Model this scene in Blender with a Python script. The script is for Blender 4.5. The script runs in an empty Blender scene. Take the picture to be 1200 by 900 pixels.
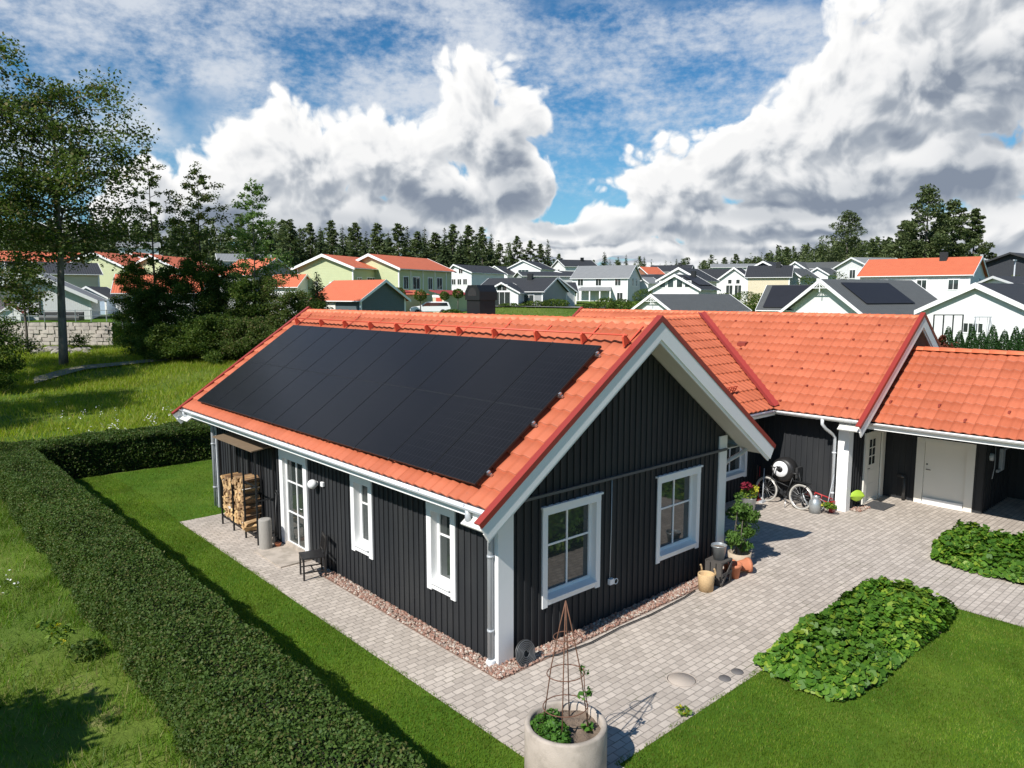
import bpy, math, random
import numpy as np
from mathutils import Vector, Matrix
random.seed(7)
RNG = np.random.default_rng(11)
sc = bpy.context.scene
COL = sc.collection
rad = math.radians

# ------------------------------------------------------------------ camera
CAM = Vector((-7.133, -8.242, 5.719))
YAW, PITCH, FPX = rad(48.01), rad(-6.92), 859.57
FW = Vector((math.cos(PITCH)*math.cos(YAW), math.cos(PITCH)*math.sin(YAW), math.sin(PITCH)))
RT = Vector((math.sin(YAW), -math.cos(YAW), 0))
UP = RT.cross(FW)
cam = bpy.data.cameras.new('camera'); cam_o = bpy.data.objects.new('camera', cam); COL.objects.link(cam_o)
cam.sensor_width = 36; cam.lens = FPX/1200*36; cam.clip_end = 6000; cam.clip_start = .1
cam_o.location = CAM
cam_o.rotation_euler = Matrix((RT, UP, -FW)).transposed().to_euler()
sc.camera = cam_o

def at(px, depth, z=None):
    """ground point at a viewing column and a distance"""
    d = FW + RT*((px-600)/FPX)
    d.z = 0
    p = CAM + d*depth
    p.z = hgt(p.x, p.y) if z is None else z
    return p

# ------------------------------------------------------------------ terrain height
_PX = np.array([-200, 0, 350, 480, 600, 900, 1200, 1400], float)
_D = np.array([0, 33, 42, 52, 70, 95, 120, 200, 300, 500, 900, 3000], float)
_H = np.array([
 [-.06,-.06,.35,1.2,1.5,1.8,2.2,5.0,8.5,10,12,12],
 [-.06,-.06,.35,1.2,1.5,1.8,2.2,5.0,8.5,10,12,12],
 [-.06,-.06,.35,1.0,1.6,2.4,2.4,6.0,9.0,10,12,12],
 [-.06,-.06,.5,1.6,3.0,4.0,4.1,6.5,9.0,10,12,12],
 [-.06,-.06,.6,1.8,3.1,4.1,4.3,6.5,9.5,11,12,12],
 [-.06,-.06,.5,1.6,2.2,3.4,4.1,6.5,9.0,11,12,12],
 [-.06,-.06,.4,1.1,2.0,2.6,3.5,6.5,9.0,11,12,12],
 [-.06,-.06,.4,1.1,2.0,2.6,3.5,6.5,9.0,11,12,12]])
def hgt_np(x, y):
    dx = x-CAM.x; dy = y-CAM.y
    depth = dx*math.cos(YAW)+dy*math.sin(YAW)
    side = dx*math.sin(YAW)-dy*math.cos(YAW)
    dist = np.hypot(dx, dy)
    px = np.where(depth > 1, 600+FPX*side/np.maximum(depth, 1), np.where(side > 0, 1400, -200))
    px = np.clip(px, -200, 1400)
    dd = np.clip(np.where(depth > 0, np.maximum(depth, dist*.8), dist), 0, 2999)
    i = np.clip(np.searchsorted(_PX, px)-1, 0, len(_PX)-2); fi = (px-_PX[i])/(_PX[i+1]-_PX[i])
    j = np.clip(np.searchsorted(_D, dd, side='right')-1, 0, len(_D)-2); fj = (dd-_D[j])/(_D[j+1]-_D[j])
    return (_H[i, j]*(1-fi)*(1-fj)+_H[i+1, j]*fi*(1-fj)+_H[i, j+1]*(1-fi)*fj+_H[i+1, j+1]*fi*fj)
def hgt(x, y): return float(hgt_np(np.array([x], float), np.array([y], float))[0])

# ------------------------------------------------------------------ object helpers
def thing(name, label, cat, loc=(0, 0, 0), rz=0, group=None):
    o = bpy.data.objects.new(name, None); COL.objects.link(o)
    o.empty_display_size = .2
    o.location = loc; o.rotation_euler = (0, 0, rz)
    return tag(o, label, cat, group)
def tag(o, label=None, cat=None, group=None, kind=None):
    if label: o['label'] = label
    if cat: o['category'] = cat
    if group: o['group'] = group
    if kind: o['kind'] = kind
    return o
def copy_tree(o, parent=None):
    c = o.copy(); COL.objects.link(c)
    if parent is not None: c.parent = parent
    for ch in list(o.children): copy_tree(ch, c)
    return c
def place(o, loc, rz=0, s=1.0, label=None):
    o.location = loc; o.rotation_euler = (0, 0, rz)
    o.scale = (s, s, s) if not isinstance(s, tuple) else s
    if label: o['label'] = label
    return o

class MB:
    """collects shapes; build() links them as one mesh object"""
    def __init__(s): s.v = []; s.f = []; s.m = []; s.mi = 0; s.sm = False; s.s = []
    def add(s, vs, fs):
        b = len(s.v); s.v += [tuple(p) for p in vs]
        for f in fs: s.f.append([b+i for i in f]); s.m.append(s.mi); s.s.append(s.sm)
        return s
    def box(s, x0, y0, z0, x1, y1, z1):
        if x0 > x1: x0, x1 = x1, x0
        if y0 > y1: y0, y1 = y1, y0
        if z0 > z1: z0, z1 = z1, z0
        return s.add([(x0,y0,z0),(x1,y0,z0),(x1,y1,z0),(x0,y1,z0),(x0,y0,z1),(x1,y0,z1),(x1,y1,z1),(x0,y1,z1)],
              [(0,3,2,1),(4,5,6,7),(0,1,5,4),(1,2,6,5),(2,3,7,6),(3,0,4,7)])
    def obox(s, o, a, b, c):
        """box from corner o and three edge vectors"""
        o, a, b, c = Vector(o), Vector(a), Vector(b), Vector(c)
        if a.cross(b).dot(c) < 0: a, b = b, a
        return s.add([o, o+a, o+a+b, o+b, o+c, o+a+c, o+a+b+c, o+b+c],
              [(0,3,2,1),(4,5,6,7),(0,1,5,4),(1,2,6,5),(2,3,7,6),(3,0,4,7)])
    def bar(s, p, q, w, h=None, up=(0,0,1)):
        """square bar from p to q"""
        p, q = Vector(p), Vector(q); h = h or w; d = (q-p)
        up = Vector(up)
        if abs(d.normalized().dot(up)) > .98: up = Vector((1, 0, 0))
        a = d.cross(up).normalized()*w; b = a.cross(d).normalized()*h
        return s.obox(p-a*.5-b*.5, d, a, b)
    def prism(s, poly, ext):
        """polygon (list of 3d points) pushed along ext"""
        n = len(poly); poly = [Vector(p) for p in poly]; ext = Vector(ext)
        nor = Vector((0, 0, 0))
        for i in range(n): nor += (poly[i]-poly[0]).cross(poly[(i+1) % n]-poly[0])
        if nor.dot(ext) > 0: poly = poly[::-1]
        fs = [tuple(range(n)), tuple(range(2*n-1, n-1, -1))]
        for i in range(n): fs.append(((i+1) % n, i, n+i, n+(i+1) % n))
        return s.add(poly+[p+ext for p in poly], fs)
    def tube(s, pts, r, n=8, cap=True):
        pts = [Vector(p) for p in pts]; k = len(pts)
        rs = r if isinstance(r, (list, tuple)) else [r]*k
        vs = []; ref = None
        for i, p in enumerate(pts):
            d = (pts[min(i+1, k-1)]-pts[max(i-1, 0)]).normalized()
            if ref is None:
                ref = Vector((0, 0, 1)) if abs(d.z) < .9 else Vector((1, 0, 0))
            a = d.cross(ref).normalized(); b = d.cross(a).normalized(); ref = -b if False else ref
            if abs(d.dot(ref)) > .95:
                ref = a; a = d.cross(ref).normalized(); b = d.cross(a).normalized()
            for j in range(n):
                t = 2*math.pi*j/n
                vs.append(p+(a*math.cos(t)+b*math.sin(t))*rs[i])
        fs = []
        for i in range(k-1):
            for j in range(n):
                fs.append((i*n+j, i*n+(j+1) % n, (i+1)*n+(j+1) % n, (i+1)*n+j))
        if cap: fs += [tuple(range(n-1, -1, -1)), tuple(range((k-1)*n, k*n))]
        o = s.sm; s.sm = True; s.add(vs, fs); s.sm = o
        return s
    def lathe(s, prof, c=(0, 0, 0), n=24, axis=2):
        """profile of (radius, height) turned around an axis through c"""
        c = Vector(c); vs = []
        for r, h in prof:
            for j in range(n):
                t = 2*math.pi*j/n
                x, y = r*math.cos(t), r*math.sin(t)
                vs.append(c+(Vector((x, y, h)) if axis == 2 else Vector((h, x, y)) if axis == 0 else Vector((y, h, x))))
        fs = []
        for i in range(len(prof)-1):
            for j in range(n): fs.append((i*n+j, i*n+(j+1) % n, (i+1)*n+(j+1) % n, (i+1)*n+j))
        o = s.sm; s.sm = True; s.add(vs, fs); s.sm = o
        return s
    def disc(s, c, r, nrm=(0, 0, 1), n=20):
        c = Vector(c); nrm = Vector(nrm).normalized()
        a = nrm.orthogonal().normalized(); b = nrm.cross(a)
        return s.add([c+(a*math.cos(2*math.pi*j/n)+b*math.sin(2*math.pi*j/n))*r for j in range(n)], [tuple(range(n))])
    def torus(s, c, R, r, nrm=(0, 0, 1), n=28, m=7):
        c = Vector(c); nrm = Vector(nrm).normalized(); a = nrm.orthogonal().normalized(); b = nrm.cross(a)
        vs = []
        for i in range(n):
            t = 2*math.pi*i/n; d = a*math.cos(t)+b*math.sin(t)
            for j in range(m):
                u = 2*math.pi*j/m; vs.append(c+d*(R+r*math.cos(u))+nrm*(r*math.sin(u)))
        fs = [(i*m+j, ((i+1) % n)*m+j, ((i+1) % n)*m+(j+1) % m, i*m+(j+1) % m) for i in range(n) for j in range(m)]
        o = s.sm; s.sm = True; s.add(vs, fs); s.sm = o
        return s
    def sphere(s, c, r, n=16, m=10, sc_=(1, 1, 1)):
        prof = [(r*math.sin(math.pi*i/m), -r*math.cos(math.pi*i/m)) for i in range(m+1)]
        b = len(s.v); s.lathe(prof, (0, 0, 0), n)
        for i in range(b, len(s.v)):
            p = s.v[i]; s.v[i] = (c[0]+p[0]*sc_[0], c[1]+p[1]*sc_[1], c[2]+p[2]*sc_[2])
        return s
    def build(s, name, mat, parent=None, bevel=0):
        me = bpy.data.meshes.new(name); me.from_pydata(s.v, [], s.f)
        mats = mat if isinstance(mat, (list, tuple)) else [mat]
        for m in mats: me.materials.append(m)
        me.polygons.foreach_set('material_index', s.m)
        me.polygons.foreach_set('use_smooth', s.s)
        me.update()
        o = bpy.data.objects.new(name, me); COL.objects.link(o)
        if parent is not None: o.parent = parent
        if bevel:
            md = o.modifiers.new('bevel', 'BEVEL'); md.width = bevel; md.segments = 2; md.limit_method = 'ANGLE'
        return o

def np_mesh(name, verts, k, mat, parent=None, smooth=False, attr=None):
    """verts: (n*k,3) array of separate k-gons"""
    verts = np.ascontiguousarray(verts, dtype=np.float32); nv = len(verts); nf = nv//k
    me = bpy.data.meshes.new(name)
    me.vertices.add(nv); me.vertices.foreach_set('co', verts.ravel())
    me.loops.add(nv); me.loops.foreach_set('vertex_index', np.arange(nv, dtype=np.int32))
    me.polygons.add(nf); me.polygons.foreach_set('loop_start', np.arange(0, nv, k, dtype=np.int32))
    if smooth: me.polygons.foreach_set('use_smooth', np.ones(nf, bool))
    me.materials.append(mat)
    me.update(calc_edges=True)
    o = bpy.data.objects.new(name, me); COL.objects.link(o)
    if parent is not None: o.parent = parent
    return o
def grid_mesh(name, P, mat, parent=None, smooth=True, keep=None, attrs=None):
    """P: (m,n,3) grid"""
    m, n = P.shape[:2]
    idx = np.arange(m*n).reshape(m, n)
    q = np.stack([idx[:-1, :-1], idx[:-1, 1:], idx[1:, 1:], idx[1:, :-1]], -1).reshape(-1, 4)
    if keep is not None: q = q[keep.ravel()]
    me = bpy.data.meshes.new(name)
    me.vertices.add(m*n); me.vertices.foreach_set('co', np.ascontiguousarray(P, dtype=np.float32).ravel())
    me.loops.add(q.size); me.loops.foreach_set('vertex_index', q.astype(np.int32).ravel())
    me.polygons.add(len(q)); me.polygons.foreach_set('loop_start', np.arange(0, q.size, 4, dtype=np.int32))
    if smooth: me.polygons.foreach_set('use_smooth', np.ones(len(q), bool))
    if attrs is not None:
        a = me.attributes.new('rnd', 'FLOAT', 'FACE'); av = attrs.ravel()
        if keep is not None: av = av[keep.ravel()]
        a.data.foreach_set('value', np.ascontiguousarray(av, dtype=np.float32))
    me.materials.append(mat); me.update(calc_edges=True)
    o = bpy.data.objects.new(name, me); COL.objects.link(o)
    if parent is not None: o.parent = parent
    return o

# ------------------------------------------------------------------ materials
class NT:
    def __init__(s, m): s.t = m.node_tree; s.n = s.t.nodes; s.l = s.t.links
    def new(s, typ, **kw):
        n = s.n.new(typ)
        for k, v in kw.items():
            if k in n.inputs.keys(): s.set(n.inputs[k], v)
            else: setattr(n, k, v)
        return n
    def set(s, inp, v):
        if isinstance(v, bpy.types.NodeSocket): s.l.new(v, inp)
        else: inp.default_value = v
    def math(s, op, a, b=None, c=None, clamp=False):
        n = s.n.new('ShaderNodeMath'); n.operation = op; n.use_clamp = clamp
        s.set(n.inputs[0], a)
        if b is not None: s.set(n.inputs[1], b)
        if c is not None: s.set(n.inputs[2], c)
        return n.outputs[0]
    def mix(s, f, a, b, bt='MIX'):
        n = s.n.new('ShaderNodeMix'); n.data_type = 'RGBA'; n.blend_type = bt
        s.set(n.inputs[0], f); s.set(n.inputs[6], a if isinstance(a, bpy.types.NodeSocket) else c4(a)); s.set(n.inputs[7], b if isinstance(b, bpy.types.NodeSocket) else c4(b))
        return n.outputs[2]
    def noise(s, scale, vec=None, detail=3, rough=.55, dist=0, dim='3D'):
        n = s.n.new('ShaderNodeTexNoise'); n.noise_dimensions = dim
        n.inputs['Scale'].default_value = scale; n.inputs['Detail'].default_value = detail; n.inputs['Roughness'].default_value = rough
        n.inputs['Distortion'].default_value = dist
        if vec is not None: s.l.new(vec, n.inputs['Vector'])
        return n.outputs[0]
    def smooth(s, x, a, b, lo=0, hi=1):
        n = s.n.new('ShaderNodeMapRange'); n.interpolation_type = 'SMOOTHSTEP'
        s.set(n.inputs[0], x); s.set(n.inputs[1], a); s.set(n.inputs[2], b); s.set(n.inputs[3], lo); s.set(n.inputs[4], hi)
        return n.outputs[0]
    def obj(s): return s.n.new('ShaderNodeTexCoord').outputs['Object']
    def pos(s): return s.n.new('ShaderNodeNewGeometry').outputs['Position']
    def scale(s, vec, sx, sy, sz):
        n = s.n.new('ShaderNodeMapping'); n.inputs['Scale'].default_value = (sx, sy, sz); s.l.new(vec, n.inputs[0]); return n.outputs[0]
def c4(c): return (c[0], c[1], c[2], 1)
def base_mat(name):
    m = bpy.data.materials.new(name); m.use_nodes = True
    t = NT(m); p = t.n['Principled BSDF']
    return m, t, p
def mat(name, col, rough=.6, var=.12, vscale=3., bump=0, bscale=20., metal=0, spec=.5, stretch=(1, 1, 1), col2=None, c2s=1., c2t=(.45, .62)):
    m, t, p = base_mat(name)
    o = t.scale(t.pos() if False else t.obj(), *stretch)
    n = t.noise(vscale, o, 4)
    f = t.math('MULTIPLY_ADD', n, 2*var, 1-var)
    c = c4(col)
    if col2 is not None:
        n2 = t.smooth(t.noise(c2s, o, 5, .6), c2t[0], c2t[1])
        c = t.mix(n2, col, col2)
    hv = t.new('ShaderNodeHueSaturation'); t.set(hv.inputs['Color'], c); t.set(hv.inputs['Value'], f)
    t.l.new(hv.outputs[0], p.inputs['Base Color'])
    p.inputs['Roughness'].default_value = rough; p.inputs['Metallic'].default_value = metal
    p.inputs['Specular IOR Level'].default_value = spec
    if bump:
        b = t.new('ShaderNodeBump'); b.inputs['Strength'].default_value = bump; b.inputs['Distance'].default_value = .02
        t.l.new(t.noise(bscale, o, 4), b.inputs['Height']); t.l.new(b.outputs[0], p.inputs['Normal'])
    return m
def leaf_mat(name, ca, cb, trans=.3, cc=None, rough=.55, spec=.3, vary=0):
    """foliage: each leaf its own tone between ca and cb, some cc"""
    m, t, p = base_mat(name)
    g = t.n.new('ShaderNodeNewGeometry'); r = g.outputs['Random Per Island']
    c = t.mix(r, ca, cb)
    if cc is not None:
        r2 = t.math('FRACT', t.math('MULTIPLY', r, 37.7))
        c = t.mix(t.math('GREATER_THAN', r2, .86), c, cc)
    n = t.noise(.35, t.obj(), 2)
    f = t.math('MULTIPLY_ADD', n, .7, .65)
    if vary:
        n4 = t.noise(1.1, t.scale(t.obj(), 1, .55, 1), 5, .62); f = t.math('MULTIPLY', f, t.math('MULTIPLY_ADD', t.smooth(n4, .32, .68), vary, 1-vary*.5))
        c = t.mix(t.math('MULTIPLY', t.smooth(t.noise(.8, t.obj(), 4, .6), .56, .72), .35*vary/.5), c, (.20, .22, .045))
    hv = t.new('ShaderNodeHueSaturation'); t.set(hv.inputs['Color'], c); t.set(hv.inputs['Value'], f)
    t.l.new(hv.outputs[0], p.inputs['Base Color']); p.inputs['Roughness'].default_value = rough; p.inputs['Specular IOR Level'].default_value = spec
    tr = t.new('ShaderNodeBsdfTranslucent'); mx = t.new('ShaderNodeMixShader')
    hv2 = t.new('ShaderNodeHueSaturation'); hv2.inputs['Saturation'].default_value = 1.15; hv2.inputs['Value'].default_value = 1.3
    t.l.new(hv.outputs[0], hv2.inputs['Color']); t.l.new(hv2.outputs[0], tr.inputs['Color'])
    mx.inputs[0].default_value = trans
    t.l.new(p.outputs[0], mx.inputs[1]); t.l.new(tr.outputs[0], mx.inputs[2])
    t.l.new(mx.outputs[0], t.n['Material Output'].inputs[0])
    return m

M = {}
M['black_wall'] = mat('black_paint', (.024, .0255, .028), .62, .2, 1.2, .12, 60, stretch=(1, 1, .25), col2=(.033, .034, .035), c2s=.6, spec=.25)
M['white'] = mat('white_paint', (.83, .825, .81), .45, .035, 2, .04, 40)
M['cream'] = mat('cream_paint', (.78, .745, .66), .45, .04, 2)
M['white_grey'] = mat('soffit_paint', (.66, .65, .60), .6, .06, 2, .1, 30, stretch=(1, 8, 1))
M['gutter'] = mat('gutter_white', (.66, .68, .70), .3, .06, 1.5)
M['gutter_grey'] = mat('downpipe_grey', (.42, .44, .46), .35, .06, 1.5)
M['red_metal'] = mat('red_metal', (.29, .034, .024), .42, .1, 1.2)
M['orange_metal'] = mat('orange_metal', (.62, .09, .045), .45, .1, 1.2)
M['black_metal'] = mat('black_metal', (.010, .0105, .0115), .5, .15, 4, .1, 15)
M['dark_metal'] = mat('dark_metal', (.04, .04, .04), .45, .15, 4)
M['zinc'] = mat('zinc', (.42, .45, .46), .38, .18, 6, .05, 20, metal=.6)
M['alu'] = mat('aluminium', (.6, .6, .6), .35, .05, 5, metal=.9)
M['concrete'] = mat('concrete', (.43, .37, .31), .85, .16, 5, .25, 60, col2=(.33, .285, .235), c2s=3)
M['cover'] = mat('cover_concrete', (.40, .34, .285), .9, .12, 9, .2, 60)
M['bare'] = mat('bare_ground', (.30, .235, .13), .95, .3, 7, .6, 40, col2=(.17, .19, .05), c2s=5)
M['terracotta'] = mat('terracotta', (.48, .17, .085), .8, .12, 8, .1, 40)
M['soil'] = mat('soil', (.17, .125, .09), .95, .4, 30, .9, 60)
M['basket'] = mat('wicker', (.55, .38, .20), .8, .25, 40, .5, 90)
M['old_wood'] = mat('weathered_wood', (.19, .175, .15), .85, .3, 8, .3, 30, stretch=(4, 4, .6))
M['grey_wood'] = mat('grey_wood', (.30, .28, .25), .85, .25, 10, .3, 40, stretch=(5, 5, .5))
M['crate_wood'] = mat('dark_crate_wood', (.07, .062, .055), .8, .3, 8, .2, 30)
M['shelf_wood'] = mat('shelf_wood', (.17, .12, .075), .7, .2, 6)
M['bark'] = mat('bark', (.10, .085, .07), .9, .3, 6, .6, 20, stretch=(1, 1, .4))
M['bark_pale'] = mat('pale_bark', (.17, .155, .13), .85, .35, 5, .4, 20, stretch=(1, 1, .5), col2=(.09, .08, .07), c2s=2.)
M['chair_black'] = mat('chair_paint', (.018, .017, .017), .45, .2, 8)
M['rubber'] = mat('rubber', (.02, .02, .02), .75, .1, 8)
M['tyre_pale'] = mat('pale_tyre', (.42, .40, .36), .7, .1, 8)
M['red_paint'] = mat('red_paint', (.36, .02, .02), .4, .1, 8)
M['lime'] = mat('lime_plastic', (.34, .50, .05), .35, .05, 8)
M['white_plastic'] = mat('white_plastic', (.8, .8, .8), .35, .02, 8)
M['rail_grey'] = mat('rail_grey', (.085, .09, .095), .5, .1, 2)
M['hook'] = mat('roof_hook_red', (.26, .045, .028), .6, .1, 8)
M['rust'] = mat('rust', (.16, .075, .045), .85, .35, 20, .3, 60)
M['iron'] = mat('cast_iron', (.13, .12, .115), .7, .2, 20, .3, 60)
M['mat_dark'] = mat('door_mat', (.06, .06, .062), .95, .2, 40, .5, 100)
M['steel_dark'] = mat('wet_tar', (.05, .05, .055), .6)

def glass_mat(name, col, rough=.03):
    m, t, p = base_mat(name)
    n = t.noise(1.3, t.obj(), 2)
    t.l.new(t.mix(n, [c*.6 for c in col], [c*1.4 for c in col]), p.inputs['Base Color'])
    p.inputs['Roughness'].default_value = rough; p.inputs['Specular IOR Level'].default_value = .9; p.inputs['IOR'].default_value = 1.55
    b = t.new('ShaderNodeBump'); b.inputs['Strength'].default_value = .02; b.inputs['Distance'].default_value = .05
    t.l.new(t.noise(1.1, t.obj(), 1), b.inputs['Height']); t.l.new(b.outputs[0], p.inputs['Normal'])
    return m
M['glass'] = glass_mat('window_glass', (.035, .042, .04))
M['glass_blue'] = glass_mat('car_glass', (.02, .025, .03))

def tile_mat(name, ca, cb):
    m, t, p = base_mat(name)
    a = t.new('ShaderNodeAttribute', attribute_name='rnd')
    c = t.mix(t.math('MAXIMUM', a.outputs['Fac'], 0), ca, cb)
    c = t.mix(t.math('MULTIPLY', t.math('MULTIPLY', a.outputs['Fac'], -1, clamp=True), .34), c, (.14, .036, .020))  # negative values darken the colour: painted shade lines on butts, dark lap joints
    n = t.noise(2.2, t.obj(), 5, .65); n3 = t.noise(.35, t.obj(), 4, .6)
    f = t.math('ADD', t.math('MULTIPLY_ADD', n, .22, .78), t.math('MULTIPLY_ADD', n3, .42, -.11))
    hv = t.new('ShaderNodeHueSaturation'); t.set(hv.inputs['Color'], c); t.set(hv.inputs['Value'], f)
    spots = t.smooth(t.noise(7, t.obj(), 4, .7), .66, .74)
    c2 = t.mix(t.math('MULTIPLY', spots, .35), hv.outputs[0], (.30, .10, .06))
    t.l.new(c2, p.inputs['Base Color']); p.inputs['Roughness'].default_value = .62; p.inputs['Specular IOR Level'].default_value = .35
    b = t.new('ShaderNodeBump'); b.inputs['Strength'].default_value = .12; b.inputs['Distance'].default_value = .01
    t.l.new(t.noise(90, t.obj(), 3), b.inputs['Height']); t.l.new(b.outputs[0], p.inputs['Normal'])
    return m
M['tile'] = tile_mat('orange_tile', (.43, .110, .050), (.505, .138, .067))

def panel_mat():
    m, t, p = base_mat('solar_glass')
    o = t.obj(); sx = t.n.new('ShaderNodeSeparateXYZ'); t.l.new(o, sx.inputs[0])
    def line(v, period, w):
        fr = t.math('FRACT', t.math('DIVIDE', v, period)); return t.math('LESS_THAN', fr, w)
    l1 = line(sx.outputs[0], .082, .1); l2 = line(sx.outputs[1], .187, .03)
    l = t.math('MAXIMUM', l1, l2)
    n = t.noise(3, o, 3)
    c = t.mix(t.math('MULTIPLY', l, .4), t.mix(n, (.0055, .006, .0075), (.0085, .0085, .011)), (.032, .032, .037))
    t.l.new(c, p.inputs['Base Color']); p.inputs['Roughness'].default_value = .2; p.inputs['Specular IOR Level'].default_value = .16
    return m
M['panel'] = panel_mat()
M['panel_far'] = mat('far_panel', (.022, .023, .028), .5, .15, 1, spec=.2)

def paver_mat():
    m, t, p = base_mat('pavers')
    o = t.pos()
    w = t.n.new('ShaderNodeVectorMath'); w.operation = 'ADD'
    nz = t.n.new('ShaderNodeTexNoise'); nz.inputs['Scale'].default_value = 6; t.l.new(o, nz.inputs['Vector'])
    sub = t.n.new('ShaderNodeVectorMath'); sub.operation = 'SCALE'; sub.inputs['Scale'].default_value = .012
    t.l.new(nz.outputs['Color'], sub.inputs[0]); t.l.new(o, w.inputs[0]); t.l.new(sub.outputs[0], w.inputs[1])
    b = t.n.new('ShaderNodeTexBrick'); t.l.new(w.outputs[0], b.inputs['Vector'])
    b.offset = .5; b.squash = 1.0
    b.inputs['Scale'].default_value = 1; b.inputs['Brick Width'].default_value = .184; b.inputs['Row Height'].default_value = .120
    b.inputs['Mortar Size'].default_value = .008; b.inputs['Mortar Smooth'].default_value = .35; b.inputs['Bias'].default_value = 0
    b.inputs['Color1'].default_value = (.515, .450, .385, 1); b.inputs['Color2'].default_value = (.385, .333, .283, 1); b.inputs['Mortar'].default_value = (.275, .24, .205, 1)
    n1 = t.noise(.55, o, 5, .6); n2 = t.noise(14, o, 4, .7)
    f = t.math('MULTIPLY', t.math('MULTIPLY_ADD', n1, .45, .80), t.math('MULTIPLY_ADD', n2, .36, .82))
    hv = t.new('ShaderNodeHueSaturation'); t.l.new(b.outputs['Color'], hv.inputs['Color']); t.set(hv.inputs['Value'], f)
    moss = t.math('MULTIPLY', b.outputs['Fac'], t.smooth(t.noise(1.3, o, 4, .6), .55, .7))
    c = t.mix(t.math('MULTIPLY', moss, .55), hv.outputs[0], (.09, .10, .035))
    t.l.new(c, p.inputs['Base Color']); p.inputs['Roughness'].default_value = .85; p.inputs['Specular IOR Level'].default_value = .3
    bp = t.new('ShaderNodeBump'); bp.inputs['Strength'].default_value = .7; bp.inputs['Distance'].default_value = .008
    h = t.math('ADD', t.math('MULTIPLY', b.outputs['Fac'], -1), t.math('MULTIPLY', n2, .25))
    t.l.new(h, bp.inputs['Height']); t.l.new(bp.outputs[0], p.inputs['Normal'])
    return m
M['paver'] = paver_mat()

def ground_mat():
    m, t, p = base_mat('grass_ground')
    o = t.pos()
    n1 = t.noise(.11, o, 5, .6); n2 = t.noise(1.7, o, 6, .7); n3 = t.noise(.035, o, 4)
    c = t.mix(t.smooth(n1, .38, .62), (.075, .130, .020), (.125, .175, .028))
    c = t.mix(t.math('MULTIPLY', t.smooth(n3, .52, .66), .6), c, (.12, .135, .025))
    c = t.mix(t.math('MULTIPLY', t.smooth(n2, .57, .70), .6), c, (.21, .17, .085))
    hv = t.new('ShaderNodeHueSaturation'); t.l.new(c, hv.inputs['Color']); t.set(hv.inputs['Value'], t.math('MULTIPLY_ADD', n2, .9, .5))
    t.l.new(hv.outputs[0], p.inputs['Base Color']); p.inputs['Roughness'].default_value = .95; p.inputs['Specular IOR Level'].default_value = .1
    b = t.new('ShaderNodeBump'); b.inputs['Strength'].default_value = .8; b.inputs['Distance'].default_value = .06
    t.l.new(t.noise(9, o, 5, .7), b.inputs['Height']); t.l.new(b.outputs[0], p.inputs['Normal'])
    return m
M['ground'] = ground_mat()
M['lawn'] = mat('lawn_turf', (.060, .125, .011), .95, .3, 6, .6, 60, spec=.1, col2=(.085, .145, .015), c2s=.5)
M['asphalt'] = mat('asphalt', (.20, .195, .185), .9, .12, 6, .2, 60)
M['path'] = mat('gravel_path', (.20, .18, .15), .95, .25, 4, .5, 50)

L = {}
L['hedge'] = leaf_mat('hedge_leaf', (.035, .076, .013), (.086, .135, .026), .32, (.115, .12, .036), spec=.2)
L['hedge_core'] = mat('hedge_light_block', (.02, .022, .01), .95)  # dark fill of the core box added inside the hedges
L['bed'] = leaf_mat('bed_leaf', (.045, .125, .012), (.115, .235, .022), .3, (.21, .30, .03), .5, vary=.3)
L['lawn'] = leaf_mat('lawn_blade', (.098, .185, .014), (.165, .252, .024), .42, (.23, .26, .05), vary=.5)
L['meadow'] = leaf_mat('meadow_blade', (.16, .25, .012), (.30, .36, .030), .45, (.38, .34, .09))
L['rough'] = leaf_mat('rough_blade', (.080, .178, .014), (.160, .255, .028), .42, (.27, .25, .09), vary=.7)
L['tree'] = leaf_mat('aspen_leaf', (.050, .090, .018), (.115, .155, .040), .42, (.18, .16, .07), spec=.15)
L['tree_pale'] = leaf_mat('pale_leaf', (.09, .165, .04), (.18, .26, .08), .45)
L['bush'] = leaf_mat('bush_leaf', (.038, .078, .015), (.105, .155, .034), .4, (.165, .20, .045), spec=.12)
L['pine'] = leaf_mat('pine_needles', (.065, .098, .034), (.125, .150, .058), .25)
L['spruce'] = leaf_mat('spruce_needles', (.042, .072, .027), (.085, .112, .045), .22)
L['thuja'] = leaf_mat('thuja_scales', (.016, .050, .010), (.036, .088, .018), .2)
L['rose'] = leaf_mat('rose_leaf', (.08, .16, .02), (.17, .25, .03), .3, (.5, .45, .03))
L['green'] = leaf_mat('herb_leaf', (.04, .12, .015), (.10, .22, .03), .3)
L['tomato'] = leaf_mat('tomato_leaf', (.06, .135, .022), (.14, .24, .05), .35)
L['flower_red'] = mat('red_petals', (.20, .012, .03), .6, .3, 30)
L['flower_yellow'] = mat('yellow_petals', (.45, .42, .03), .6, .3, 30)
L['flower_white'] = mat('white_petals', (.7, .7, .66), .6, .1, 30)
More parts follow.
